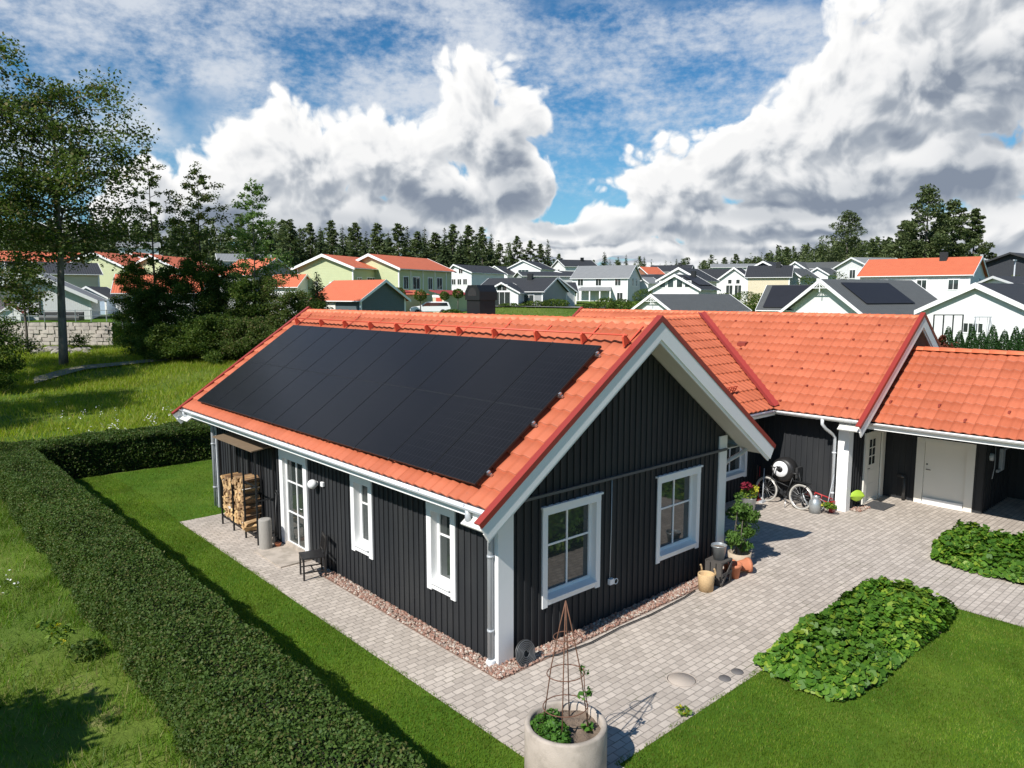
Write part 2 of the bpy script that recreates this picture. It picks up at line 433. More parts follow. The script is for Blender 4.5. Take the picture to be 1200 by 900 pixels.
# ------------------------------------------------------------------ ground surfaces
def sheet(name, poly, z, m):
    mb = MB(); mb.add([(x, y, z) for x, y in poly], [tuple(range(len(poly)))])
    return tag(mb.build(name, m), kind='structure')
def make_terrain():
    rel = np.concatenate([np.linspace(-180, -44, 46)[:-1], np.linspace(-44, 44, 200), np.linspace(44, 180, 46)[1:]])
    a = YAW-np.radians(rel)
    r = np.concatenate([[0.01], np.linspace(2, 33, 14), np.linspace(33, 130, 98)[1:], np.linspace(130, 320, 39)[1:], [360, 420, 500, 650, 900, 1400, 2200, 3200]])
    A, Rr = np.meshgrid(a, r)
    X = CAM.x+np.cos(A)*Rr; Y = CAM.y+np.sin(A)*Rr
    Z = hgt_np(X, Y)
    P = np.stack([X, Y, Z], -1)[:, ::-1]
    o = grid_mesh('ground', P, M['ground'])
    return tag(o, kind='structure')
make_terrain()
sheet('paving', [(-1.28, 11), (-1.28, -9), (-.5, -9), (-.5, -2.85), (7.7, -2.85), (7.7, -14), (24, -14), (24, 11)], -.050, M['paver'])
sheet('lawn', [(-.5, -14), (7.7, -14), (7.7, -2.85), (-.5, -2.85)], -.055, M['lawn'])
sheet('side_lawn', [(-3.4, -9), (-1.28, -9), (-1.28, 11), (8, 11), (8, 17.7), (-3.4, 17.7)], -.055, M['lawn'])
# doorstep slab of pale pavers
mb = MB(); mb.box(-.75, 6.2, -.05, -.02, 7.6, -.02); tag(mb.build('doorstep', M['concrete']), 'pale concrete doorstep slab below the white terrace door', 'doorstep')

# ------------------------------------------------------------------ house helpers
W, LH, OE, OG, HE, HR = 6.3, 11.74, .834, .62, 2.551, 5.301
TA = (HR-HE)/(W/2+OE); SA = math.atan(TA)
house = thing('house', 'black wooden house with orange tiled roofs and white trim, solar panels on the near slope', 'house')

def boards(name, parent, O, h, n, length, top, openings=(), z0=-.12, pitch=.162, apex=None, mt=None, tw=.045, td=.022, ends=(0, 0)):
    O, h, n = Vector(O), Vector(h), Vector(n); mb = MB(); zv = Vector((0, 0, 1))
    bp = sorted(set([0, length]+([apex] if apex is not None else [])+[e for o in openings for e in o[:2] if 0 < e < length]))
    P = lambda a, z, d=0: O+h*a+zv*z+n*d
    for a, b in zip(bp[:-1], bp[1:]):
        mid = (a+b)/2; segs = [(z0, None)]
        ops = sorted([o for o in openings if o[0] <= mid <= o[1]], key=lambda o: o[2])
        zs = z0
        for o in ops:
            if o[2] > zs: mb.add([P(a, zs), P(b, zs), P(b, o[2]), P(a, o[2])], [(0, 1, 2, 3)])
            zs = o[3]
        mb.add([P(a, zs), P(b, zs), P(b, top(b)), P(a, top(a))], [(0, 1, 2, 3)])
    k = int(length/pitch)
    off = (length-k*pitch)/2
    for i in range(k+1):
        c = off+i*pitch
        if c-tw/2 < ends[0] or c+tw/2 > length-ends[1]: continue
        zs = z0+.02
        ops = sorted([o for o in openings if o[0]-.02 <= c <= o[1]+.02], key=lambda o: o[2])
        def bt(za, zb):
            if zb-za > .03: mb.obox(P(c-tw/2, za, -.004), h*tw, n*(td+.004), zv*(zb-za))
        for o in ops:
            if o[2] > zs: bt(zs, o[2])
            zs = o[3]
        bt(zs, min(top(c-tw/2), top(c+tw/2))-.01)
    return mb.build(name, mt or M['black_wall'], parent)

def window(parent, O, h, n, h0, h1, z0, z1, cols, rows, tw=.10, recess=.10, cap=True, mt=None, name='window', sill=True, pane_mat=None, bottom=True, proud=.04):
    O, h, n = Vector(O), Vector(h), Vector(n); zv = Vector((0, 0, 1)); mt = mt or M['white']
    P = lambda a, z, d=0: O+h*a+zv*z+n*d
    def bx(mb, a0, a1, za, zb, d0, d1): mb.obox(P(a0, za, d0), h*(a1-a0), n*(d1-d0), zv*(zb-za))
    t = MB()
    bx(t, h0, h0+tw, z0, z1-tw, -.003, proud); bx(t, h1-tw, h1, z0, z1-tw, -.003, proud)
    bx(t, h0, h1, z1-tw, z1, -.003, proud+.004)
    if cap: bx(t, h0-.03, h1+.03, z1, z1+.035, -.003, proud+.03)
    if bottom: bx(t, h0+tw, h1-tw, z0+.03, z0+tw+.01, -.003, proud-.006)
    a0, a1, za, zb = h0+tw, h1-tw, z0+(tw if bottom else .0), z1-tw
    bx(t, a0-.02, a0, za, zb, -recess-.05, -.004); bx(t, a1, a1+.02, za, zb, -recess-.05, -.004); bx(t, a0-.02, a1+.02, zb, zb+.02, -recess-.05, -.004)
    bx(t, a0-.02, a1+.02, za-.02, za, -recess-.05, -.004)
    w = t.build(name, mt, parent)
    if sill:
        s = MB(); s.prism([P(a0+.002, za+.012, -recess+.01), P(a0+.002, za+.055, -recess+.01), P(a0+.002, za+.03, proud+.045), P(a0+.002, za+.012, proud+.045)], h*(a1-a0-.004))
        s.build('sill', mt, w)
    f = MB(); fw = .055; zb0 = za+(.05 if sill else .0)
    bx(f, a0, a0+fw, zb0, zb, -recess, -recess+.045); bx(f, a1-fw, a1, zb0, zb, -recess, -recess+.045)
    bx(f, a0+fw, a1-fw, zb-fw, zb, -recess, -recess+.044); bx(f, a0+fw, a1-fw, zb0, zb0+fw, -recess, -recess+.044)
    ga0, ga1, gz0, gz1 = a0+fw, a1-fw, zb0+fw, zb-fw
    for i in range(1, cols):
        c = ga0+(ga1-ga0)*i/cols; bx(f, c-.016, c+.016, gz0, gz1, -recess+.004, -recess+.036)
    for r in rows:
        c = gz1-(gz1-gz0)*r; bx(f, ga0, ga1, c-.016, c+.016, -recess+.006, -recess+.034)
    f.build('frame', mt, w)
    g = MB(); bx(g, ga0-.01, ga1+.01, gz0-.01, gz1+.01, -recess+.008, -recess+.018); g.build('pane', pane_mat or M['glass'], w)
    return w

def tiles(name, O, U, V, ulen, vlen, parent, keep=None, course=.355, period=.2285):
    O, U, V = np.array(O, float), np.array(U, float), np.array(V, float); N = np.cross(U, V)
    if N[2] < 0: N = -N
    sub = 10; nu = int(round(ulen/period*sub)); us = np.linspace(0, ulen, nu+1)
    vs, hs, cs = [], [], []
    nc = int(math.ceil(vlen/course))
    for i in range(nc):
        a, b = i*course, min((i+1)*course, vlen)
        vs += [a, a+.001, a+.02, (a+b)/2, b-.001]; hs += [-.002, .028, .030, .015, .0]; cs += [i]*5
    vs = np.array(vs); hs = np.array(hs); cs = np.array(cs)
    ph = (us/period) % 1
    wave = .030*np.power(.5+.5*np.cos(2*np.pi*(ph-.5)), 1.25)-.012
    tl = 2*period; lap = np.abs(((us+.0) % tl)-.012) < .014
    jr = np.random.default_rng(5)
    tid = np.floor(us/tl).astype(int); nt = tid.max()+2
    rnd = jr.random((nc, nt)); dh = (jr.random((nc, nt))-.5)*.007
    H = hs[:, None]+wave[None, :]-.013*lap[None, :]*(hs[:, None] > -.5)
    H += dh[cs][:, tid]*(hs[:, None]/.03)
    P = O+us[None, :, None]*U+vs[:, None, None]*V+H[..., None]*N
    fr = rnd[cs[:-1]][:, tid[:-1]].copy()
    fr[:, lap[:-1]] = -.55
    fr[0::5, :] = -1.0; fr[4::5, :] = -1.0  # butt faces marked dark, a painted shade line under each course
    kp = None
    if keep is not None:
        uc = (us[:-1]+us[1:])/2; vc = (vs[:-1]+vs[1:])/2
        kp = keep(uc[None, :], vc[:, None]); kp = np.broadcast_to(kp, (len(vc), len(uc)))
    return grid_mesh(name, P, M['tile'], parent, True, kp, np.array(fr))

def ridge_caps(parent, p, q, r=.115, ln=.385):
    p, q = Vector(p), Vector(q); d = (q-p); n = int(d.length/ln); d.normalize(); a = d.cross(Vector((0, 0, 1))).normalized()
    mb = MB(); mb.sm = True; step = (q-p).length/n
    for i in range(n):
        s0 = p+d*(i*step); vs = []
        for k, (dd, rr) in enumerate(((-.015, r*1.10), (step+.03, r*.92))):
            for j in range(9):
                t = math.pi*(j/8); vs.append(s0+d*dd+a*(math.cos(t)*rr*1.15)+Vector((0, 0, 1))*(math.sin(t)*rr*.8-.045))
        fs = [(j, j+1, 9+j+1, 9+j) for j in range(8)]+[tuple(range(8, -1, -1))]
        mb.add(vs, fs)
    return mb.build('ridge_cap', M['tile_plain'], parent)
M['tile_plain'] = mat('ridge_tile', (.70, .175, .075), .6, .16, 3.0, .1, 60)

def gutter(parent, p, q, r=.065, mt=None, side=None):
    p, q = Vector(p), Vector(q); d = q-p; a = d.normalized().cross(Vector((0, 0, 1))).normalized(); n = 9
    mb = MB(); mb.sm = True; vs = []
    for rr in (r, r-.008):
        for base in (p, q):
            for j in range(n+1):
                t = math.pi*j/n; vs.append(base+a*(math.cos(t)*rr)-Vector((0, 0, 1))*(math.sin(t)*rr))
    k = n+1
    fs = [(j, j+1, k+j+1, k+j) for j in range(n)]+[(2*k+j, 3*k+j, 3*k+j+1, 2*k+j+1) for j in range(n)]
    fs += [(0, k, 3*k, 2*k), (n, 2*k+n, 3*k+n, k+n), tuple(range(n, -1, -1)), tuple(range(k, 2*k))]
    mb.add(vs, fs)
    mb.tube([p+a*r, q+a*r], .011, 6); mb.tube([p-a*r, q-a*r], .009, 6)
    L_ = d.length; m = int(L_/1.2)
    for i in range(m+1):
        b = p+d*((i+.5)/(m+1)); mb.bar(b+a*r, b-a*r, .02, .005)
    return mb.build('gutter', mt or M['gutter'], parent)
def downspout(parent, pts, r=.045, clips=(), mt=None):
    mb = MB(); mb.tube(pts, r, 12)
    for z in clips:
        p = Vector(pts[-1]); mb.lathe([(r, z), (r+.012, z), (r+.012, z+.04), (r, z+.04)], (p.x, p.y, 0), 12)
    return mb.build('downspout', mt or M['gutter_grey'], parent)

INS = .25   # the tiles start this far up from the tips of the verges
def gable_roof(parent, x0, x1, y0, y1, zE, zR, oe, og_s, og_n, walls, tl=None, tr=None, rake_s=True, rake_n=True, keep_l=None, keep_r=None, fl=.16, capmat=None):
    """roof with its ridge along y; x0..x1 eaves (tile edge), y0..y1 verges"""
    xm = (x0+x1)/2; tn = (zR-zE)/(xm-x0); sl = math.atan(tn); vl = (xm-x0)/math.cos(sl); cs, sn = math.cos(sl), math.sin(sl)
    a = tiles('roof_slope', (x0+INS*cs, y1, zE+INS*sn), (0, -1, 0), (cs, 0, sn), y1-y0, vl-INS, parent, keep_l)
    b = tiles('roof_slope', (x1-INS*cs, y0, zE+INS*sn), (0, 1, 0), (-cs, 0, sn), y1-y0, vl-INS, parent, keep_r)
    for (sx, xe, o) in ((1, x0, a), (-1, x1, b)):
        v = Vector((sx*cs, 0, sn)); nn = Vector((-sx*sn, 0, cs))
        # roof deck under the tiles
        mb = MB(); mb.obox(Vector((xe+sx*.03, y0+.02, zE))+v*INS-nn*.05, v*(vl-.04-INS), Vector((0, y1-y0-.04, 0)), -nn*.05); mb.build('deck', M['white_grey'], o)
        for (ye, dy, on) in ((y0, 1, rake_s), (y1, -1, rake_n)):
            if not on: continue
            e = Vector((xe-sx*.05*cs, ye, zE-.05*sn))
            f = MB(); m2 = capmat or M['red_metal']
            def strip(b_, n0, n1, d0, d1):
                # board along the slope, cut plumb at the ridge
                q = []
                for nf in (n0, n1):
                    s0 = e+nn*nf; q.append((s0, s0+v*((xm-s0.x)/v.x)))
                b_.prism([p_+Vector((0, dy*d0, 0)) for p_ in (q[0][0], q[1][0], q[1][1], q[0][1])], (0, dy*(d1-d0), 0))
            strip(f, .035, .062, -.035, .088)
            strip(f, -.025, .035, -.035, -.007)
            f.build('verge_flashing', m2, o)
            g = MB()
            strip(g, -.275, -.01, -.018, .012)
            strip(g, -.325, -.16, .012, .042)
            g.build('bargeboard', M['white'], o)
            s = MB(); wall_y = (walls[0] if dy > 0 else walls[1])
            s.obox(Vector((xe, ye+dy*.03, zE))-nn*.21, v*(vl-.02), Vector((0, wall_y-ye-dy*.03, 0)), nn*.03); s.build('soffit', M['white_grey'], o)
    ridge_caps(a, (xm, y0+.02, zR-.045), (xm, y1-.02, zR-.045))
    return a, b

# ------------------------------------------------------------------ wing with the solar panels
def topA(x): return HE+TA*(min(x, W-x)+OE)-.22/math.cos(SA)
op_g = [(.98, 2.28, .68, 2.2), (W-2.28, W-.98, .68, 2.2)]
boards('wall', house, (0, 0, 0), (1, 0, 0), (0, -1, 0), W, topA, op_g, apex=W/2, ends=(.30, .26))
op_w = [(1.10, 1.79, .74, 2.13), (3.69, 4.38, .74, 2.13), (6.38, 7.62, .0, 2.13)]
boards('wall', house, (0, LH, 0), (0, -1, 0), (-1, 0, 0), LH, lambda a: topA(0)-.02, [(LH-b, LH-a, c, d) for a, b, c, d in op_w], ends=(.12, .22))
boards('wall', house, (W, LH, 0), (-1, 0, 0), (0, 1, 0), W, topA, [], apex=W/2)
boards('wall', house, (W, 0, 0), (0, 1, 0), (1, 0, 0), LH, lambda a: topA(0)-.02, [], ends=(.2, .1))
for a, b in ((.924, 2.339), (W-2.339, W-.924)):
    window(house, (0, 0, 0), (1, 0, 0), (0, -1, 0), a, b, .602, 2.284, 2, [.4], recess=.13, tw=.115)
for a, b in ((1.045, 1.847), (3.638, 4.432)):
    window(house, (0, LH, 0), (0, -1, 0), (-1, 0, 0), LH-b, LH-a, .666, 2.209, 1, [.34], recess=.15, tw=.13, cap=False)
td = window(house, (0, LH, 0), (0, -1, 0), (-1, 0, 0), LH-7.679, LH-6.326, .0, 2.209, 2, [.26, .63], recess=.09, tw=.17, cap=False, name='terrace_door', sill=False, bottom=False)
mb = MB(); mb.tube([(.02, 6.62, 1.0), (-.03, 6.62, 1.0), (-.03, 6.72, 1.0)], .01, 6); mb.build('handle', M['alu'], td)
mb = MB(); mb.box(-.03, 6.4, -.03, .1, 7.6, .04); mb.build('threshold', M['concrete'], td)
# corner boards
mb = MB(); mb.box(-.028, -.032, -.08, .29, -.002, topA(0)-.05); mb.build('corner_board', M['white'], house)
mb = MB(); mb.box(-.032, -.0, -.08, -.002, .22, 2.5); mb.build('corner_board', M['white'], house)
mb = MB(); mb.box(W-.25, -.032, -.08, W+.028, -.002, topA(0)-.05); mb.box(W+.002, 0, -.08, W+.032, .2, 2.5); mb.build('corner_board', M['white'], house)
mb = MB(); mb.box(-.032, LH-.12, -.08, -.002, LH+.03, 2.5); mb.build('corner_board', M['gutter'], house)
# rail across the gable
mb = MB(); mb.box(.3, -.075, 2.50, W-.02, -.022, 2.545); mb.build('drip_rail', M['rail_grey'], house)
csA, snA = math.cos(SA), math.sin(SA)
rA_l, rA_r = gable_roof(house, -OE, W+OE, -OG, LH+.62, HE, HR, OE, OG, OG, (-.0, LH))
# eaves: soffit, fascia, gutters
OEt, HEt = OE-INS*csA, HE+INS*snA
for sx, xe, r_ in ((1, -OEt, rA_l), (-1, W+OEt, rA_r)):
    ylen = (-OG+.06, LH+.55)
    mb = MB(); mb.box(xe+sx*.05, .0, HEt-.20, xe+sx*OEt, LH, HEt-.18); mb.build('soffit', M['white_grey'], r_)
    mb = MB(); mb.box(xe+sx*.022, ylen[0]+.0, HEt-.20, xe+sx*.05, ylen[1], HEt-.045); mb.build('fascia', M['white'], r_)
    gutter(r_, (xe-sx*.04, ylen[0]+.02, HEt-.04), (xe-sx*.04, ylen[1], HEt-.04), .058)
downspout(house, [(-OEt-.04, -.1, 2.62), (-OEt-.04, -.1, 2.47), (-OEt+.08, -.06, 2.36), (-.18, .06, 2.20), (-.085, .085, 2.08), (-.085, .085, .0)], .045, (.5, 1.7))
mb = MB(); mb.lathe([(.075, -.055), (.075, .03), (.06, .05), (.046, .05)], (-.085, .085, 0), 14); mb.build('drain_collar', M['gutter'], house)
downspout(house, [(-OEt-.04, LH+.36, 2.62), (-OEt-.04, LH+.36, 2.52), (-OEt+.1, LH+.25, 2.43), (-.2, LH-.02, 2.33), (-.085, LH-.04, 2.2), (-.085, LH-.04, .0)], .045, (.5, 1.7))
downspout(house, [(W+OEt+.04, -.15, 2.62), (W+OEt+.04, -.15, 2.5), (W+OEt-.1, -.1, 2.38), (W+.2, .08, 2.2), (W+.085, .1, 2.05), (W+.085, .1, 0)], .045, (.5, 1.7))
# solar panels: two rows of ten
csA, snA = math.cos(SA), math.sin(SA)
def roofA(u, v, o=0): return Vector((-OE+v*csA-o*snA, u, HE+v*snA+o*csA))
PW, PH = 1.165, 1.69
pan = MB(); fr = .011
def panel_mesh():
    mb = MB()
    mb.mi = 1; mb.box(0, 0, .0, PW-.018, PH-.004, .036)
    mb.mi = 0; mb.add([(fr, fr, .0372), (PW-.018-fr, fr, .0372), (PW-.018-fr, PH-.004-fr, .0372), (fr, PH-.004-fr, .0372)], [(0, 1, 2, 3)])
    return mb
pmat = Matrix(((0, csA, -snA), (-1, 0, 0), (0, snA, csA)))   # local x -> -y, local y -> up the slope, local z -> out
p0 = None
for r in range(2):
    for i in range(10):
        if p0 is None: p0 = o = panel_mesh().build('solar_panel', [M['panel'], M['black_metal']], house)
        else: o = p0.copy(); COL.objects.link(o); o.parent = house
        o.matrix_local = Matrix.Translation(roofA(-.02+PW*(i+1)-.009, .525+r*PH+.002, .085)) @ pmat.to_4x4()
for v in (.80, 1.92, 2.63, 3.71):
    mb = MB(); a, b = roofA(-.10, v, .06), roofA(11.66, v, .06)
    mb.bar(a, b, .04, .04, up=(-snA, 0, csA)); mb.build('mounting_rail', M['alu'], house)
    mb = MB(); mb.bar(roofA(-.065, v-.025, .115), roofA(-.065, v+.025, .115), .04, .03, up=(-snA, 0, csA)); mb.build('end_clamp', M['alu'], house)
for i in range(1, 10):
    for v in (.53, 3.9):
        mb = MB(); mb.bar(roofA(-.02+PW*i, v-.03, .122), roofA(-.02+PW*i, v+.01, .122), .022, .012, up=(-snA, 0, csA)); mb.build('panel_clamp', M['dark_metal'], house)
# snow guard below the ridge
mb = MB(); mb.tube([roofA(-.46, 4.12, .20), roofA(11.75, 4.12, .20)], .017, 6); sg = mb.build('snow_guard', M['orange_metal'], house)
bk = None
for y in (-.42, .53, 1.71, 2.94, 4.1, 5.25, 6.48, 7.66, 8.93, 10.21, 11.69):
    if bk is None:
        mb = MB(); mb.prism([roofA(0, 4.0, .04), roofA(0, 4.06, .2), roofA(0, 4.13, .22), roofA(0, 4.17, .05)], (0, .035, 0))
        mb.bar(roofA(.015, 4.1, .03), roofA(.015, 4.6, .035), .03, .008, up=(-snA, 0, csA))
        bk = o = mb.build('bracket', M['orange_metal'], sg)
    else: o = bk.copy(); COL.objects.link(o); o.parent = sg
    o.location = (0, y, 0)
# chimney
cx, cy = 4.05, 5.28
mb = MB(); mb.box(cx-.24, cy-.24, 4.3, cx+.24, cy+.24, 5.60); ch = mb.build('chimney', M['black_metal'], house)
mb = MB(); mb.prism([(cx-.27, cy-.27, 5.60), (cx-.27, cy+.27, 5.60), (cx-.27, cy+.27, 5.80), (cx-.27, cy+.16, 5.95), (cx-.27, cy-.16, 5.95), (cx-.27, cy-.27, 5.80)], (.54, 0, 0)); mb.build('cowl', M['black_metal'], ch)
mb = MB(); mb.prism([(cx-.273, cy+math.cos(t)*.16, 5.70+math.sin(t)*.19) for t in [math.pi*k/10 for k in range(11)]], (.003, 0, 0)); mb.build('opening', M['rubber'], ch)

# ------------------------------------------------------------------ linking wing and far wing
BX, BE0, BE1, BZE, BZR = 12.29, 11.45, 19.11, 2.44, 5.16
XB2 = 18.27; YB2 = 11.8; BM = (BE0+BE1)/2; TB = (BZR-BZE)/(BM-BE0)
def topB(x):
    x = x+BX; return BZE+TB*(min(x-BE0, BE1-x))-.27
CY, CZE, CYR, CZR = 1.80, 2.60, 6.55, 5.02
TC = (CZR-CZE)/(CYR-CY)
BEt, BZt = BE0+INS*math.cos(math.atan(TB)), BZE+INS*math.sin(math.atan(TB))
boards('wall', house, (W, 2.6, 0), (1, 0, 0), (0, -1, 0), BX-W, lambda a: 2.72, [(4.0, 5.31, .62, 2.0)])
window(house, (W, 2.6, 0), (1, 0, 0), (0, -1, 0), 3.95, 5.36, .55, 2.08, 2, [.4], recess=.13, tw=.13)
boards('wall', house, (BX, 2.6, 0), (0, -1, 0), (-1, 0, 0), 2.6, lambda a: 2.76, ends=(0, .28))
boards('wall', house, (BX, 0, 0), (1, 0, 0), (0, -1, 0), XB2-BX, topB, [(1.15, 2.3, -.05, 1.88)], apex=(XB2-BX)/2, ends=(.1, 0))
boards('wall', house, (XB2, 0, 0), (0, 1, 0), (1, 0, 0), YB2, lambda a: 2.76)
boards('wall', house, (XB2, YB2, 0), (-1, 0, 0), (0, 1, 0), XB2-BX, topB, [], apex=(XB2-BX)/2)
boards('wall', house, (BX, 10.6, 0), (-1, 0, 0), (0, 1, 0), BX-W, lambda a: 2.6)
mb = MB(); mb.box(BX-.032, -.03, -.08, BX-.002, .26, 2.5); mb.box(BX-.03, -.032, -.08, BX+.22, -.002, 2.72); mb.build('corner_board', M['white'], house)
# linking roof first, then the far wing
csC, snC = 1/math.hypot(1, TC), TC/math.hypot(1, TC)
vlC = (CYR-CY)/csC
def keepC(u, v):
    x = 3.0+u; y = CY+v*csC; zc = CZE+(y-CY)*TC
    zb = BZE+TB*(x-BE0); za = HE+TA*(W+OE-x)
    return (zb < zc+.10) & (za < zc+.16)
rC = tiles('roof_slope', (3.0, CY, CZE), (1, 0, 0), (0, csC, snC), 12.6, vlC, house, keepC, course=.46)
mb = MB(); mb.prism([(3.3, CYR, CZR-.03), (15.2, CYR, CZR-.03), (15.2, CYR+4.8, CZE), (3.3, CYR+4.8, CZE)], (0, 0, -.05)); mb.build('roof_slope', M['tile_plain'], house)
ridge_caps(rC, (3.45, CYR, CZR-.03), (15.15, CYR, CZR-.03))
mb = MB(); mb.prism([(W+OE-.6, CY+.03, CZE-.07), (BE0+.8, CY+.03, CZE-.07), (BE0+.8, 2.65, CZE-.07+.9*TC), (W+OE-.6, 2.65, CZE-.07+.9*TC)], (0, 0, -.05)); mb.build('deck', M['black_wall'], rC)
mb = MB(); mb.box(W+OEt-.1, CY+.02, CZE-.19, BEt+.1, CY+.05, CZE-.05); mb.build('fascia', M['white'], rC)
mb = MB(); mb.box(W+.03, CY+.05, CZE-.19, BX-.01, 2.59, CZE-.17); mb.build('soffit', M['black_wall'], rC)  # coloured black in place of the shade under the eave
gutter(rC, (W+OEt+.0, CY-.04, CZE-.04), (BEt-.04, CY-.04, CZE-.04), mt=M['gutter'])
rB_l, rB_r = gable_roof(house, BE0, BE1, -OG, YB2+.6, BZE, BZR, .84, OG, OG, (-.0, YB2))
mb = MB(); mb.box(BEt+.022, -OG+.06, BZt-.13, BEt+.05, CY, BZt-.045); mb.build('fascia', M['white'], rB_l)
mb = MB(); mb.box(BEt+.05, -.0, BZt-.10, BX-.005, CY+.02, BZt-.08); mb.build('soffit', M['black_wall'], rB_l)  # black colour stands in for the eave's shade here too
gutter(rB_l, (BEt-.04, -OG+.1, BZt-.04), (BEt-.04, CY-.02, BZt-.04), .058, mt=M['white'])
downspout(house, [(BEt-.04, .42, 2.5), (BEt-.04, .42, 2.36), (BEt+.12, .40, 2.22), (BX-.25, .34, 2.06), (BX-.085, .33, 1.94), (BX-.085, .33, .0)], .042, (.4, 1.5), M['gutter'])
# valley flashing
va = Vector((BEt-.01, CY-.02, BZt+.03)); vb = Vector((15.05, 6.5, 5.04))
dv = (vb-va); dvn = dv.normalized()
nB = Vector((-TB, 0, 1)).normalized(); nC = Vector((0, -TC, 1)).normalized()
wB = dvn.cross(nB).normalized(); wB = wB if wB.y < 0 else -wB
wC = nC.cross(dvn).normalized(); wC = wC if wC.x < 0 else -wC
mb = MB(); K = 42; vs = []
for i in range(K+1):
    p = va+dv*(i/K)+Vector((0, 0, .055)); j = .02*(i % 2)
    vs += [p+wB*(.13+j), p, p+wC*(.13+j)]
mb.add(vs, [(3*i, 3*i+1, 3*i+4, 3*i+3) for i in range(K)]+[(3*i+1, 3*i+2, 3*i+5, 3*i+4) for i in range(K)])
o = mb.build('valley_flashing', M['red_metal'], house)
md = o.modifiers.new('solid', 'SOLIDIFY'); md.thickness = .008
# roof hooks and vent on the far wing
csB, snB = math.cos(math.atan(TB)), math.sin(math.atan(TB))
def roofB(y, v, o=0): return Vector((BE0+v*csB-o*snB, y, BZE+v*snB+o*csB))
hk = None
for k, v in enumerate((.55, 1.26, 1.97, 2.68, 3.39, 4.1)):
    for y in np.arange(-.1, 7.2, .92):
        yy = y+(.46 if k % 2 else 0)
        if yy > 1.4+v*csB*(6.55-1.75)/3.65-.2: continue
        if hk is None:
            mb = MB(); mb.prism([roofB(0, 0, .03), roofB(0, .02, .075), roofB(0, .08, .04)], (0, .05, 0)); hk = o = mb.build('roof_hook', M['hook'], rB_l)
        else: o = hk.copy(); COL.objects.link(o); o.parent = rB_l
        o.location = roofB(yy, v)-roofB(0, 0)
mb = MB(); mb.prism([roofB(4.0, 2.85, .03), roofB(4.0, 2.9, .12), roofB(4.0, 3.08, .04)], (0, .28, 0)); mb.build('roof_vent', M['hook'], rB_l)
def roofC(x, v, o=0): return Vector((x, CY+v*csC-o*snC, CZE+v*snC+o*csC))
sgc = MB()
for k in range(3): sgc.tube([roofC(10.05, .95+k*.0, .08+.06*k), roofC(11.0, .95, .08+.06*k)], .012, 6)
for k in range(8): sgc.bar(roofC(10.1+k*.12, .93, .02), roofC(10.1+k*.12, .95, .22), .016, .016)
sgc.build('snow_guard', M['orange_metal'], house)
# entrance door in the far wing gable
def door(parent, O, h, n, h0, h1, z0, z1, tw, mt, name, glass=None, leaf_mat_=None):
    O, h, n = Vector(O), Vector(h), Vector(n); zv = Vector((0, 0, 1))
    P = lambda a, z, d=0: O+h*a+zv*z+n*d
    def bx(mb, a0, a1, za, zb, d0, d1): mb.obox(P(a0, za, d0), h*(a1-a0), n*(d1-d0), zv*(zb-za))
    t = MB(); bx(t, h0, h0+tw, z0, z1-tw*.5, -.003, .045); bx(t, h1-tw, h1, z0, z1-tw*.5, -.003, .045); bx(t, h0, h1, z1-tw*.5, z1, -.003, .05)
    bx(t, h0+tw, h1-tw, z0-.02, z0+.045, -.06, .04)
    d = t.build(name, mt, parent)
    l = MB(); a0, a1, za, zb = h0+tw, h1-tw, z0+.046, z1-tw*.5
    bx(l, a0, a1, za, zb, -.07, -.015)
    if glass:
        g0, g1, gz0, gz1 = glass
        bx(l, g0-.04, g0, gz0, gz1, -.015, -.003); bx(l, g1, g1+.04, gz0, gz1, -.015, -.003); bx(l, g0-.04, g1+.04, gz1, gz1+.04, -.015, -.003); bx(l, g0-.04, g1+.04, gz0-.04, gz0, -.015, -.003)
        c = (g0+g1)/2; bx(l, c-.015, c+.015, gz0, gz1, -.015, -.004)
        for r in (1/3, 2/3): z = gz0+(gz1-gz0)*r; bx(l, g0, g1, z-.015, z+.015, -.015, -.005)
        for k in range(2): bx(l, g0-.02+.0, g1+.02, .18+k*.38, .46+k*.38, -.015, -.006)
    lf = l.build('leaf', leaf_mat_ or mt, d)
    if glass:
        g = MB(); bx(g, g0, g1, gz0, gz1, -.016, -.010); g.build('pane', M['glass'], lf)
    hd = MB(); p = P(a0+.07, .92, -.015); hd.tube([p, p+n*.05, p+n*.05+h*.11], .011, 6); q = P(a0+.07, 1.06, -.015); hd.tube([q, q+n*.02], .022, 10); hd.build('handle', M['dark_metal'], lf)
    return d
door(house, (0, 0, 0), (1, 0, 0), (0, -1, 0), 13.30, 14.66, -.05, 1.96, .20, M['cream'], 'entrance_door', (13.68, 14.08, 1.0, 1.72))

# ------------------------------------------------------------------ garage with the carport
garage = thing('garage', 'black wooden garage and carport under a lower orange tiled roof, beige double door', 'garage', (14.75, 0, 0))
def G(mbo): mbo.location = (-14.75, 0, 0); return mbo
GX = 14.75; GE, GZE, GM, GZR, GY = 12.37, 2.45, 15.0, 4.22, -9.5
TG = (GZR-GZE)/(GM-GE); csG, snG = 1/math.hypot(1, TG), TG/math.hypot(1, TG)
G(boards('wall', garage, (GX, -.03, 0), (0, -1, 0), (-1, 0, 0), 2.47, lambda a: GZR-.35, [(.9, 2.2, -.05, 1.72)]))
G(boards('wall', garage, (GX, -2.5, 0), (1, 0, 0), (0, -1, 0), 2.5, lambda a: 2.5))
G(boards('wall', garage, (17.2, -2.5, 0), (0, -1, 0), (-1, 0, 0), 7.0, lambda a: 2.55))
G(boards('wall', garage, (17.3, GY, 0), (0, 1, 0), (1, 0, 0), -GY, lambda a: 2.55))
gdoor = door(garage, (GX, 0, 0), (0, -1, 0), (-1, 0, 0), .86, 2.30, -.05, 1.80, .20, M['cream'], 'garage_door'); G(gdoor)
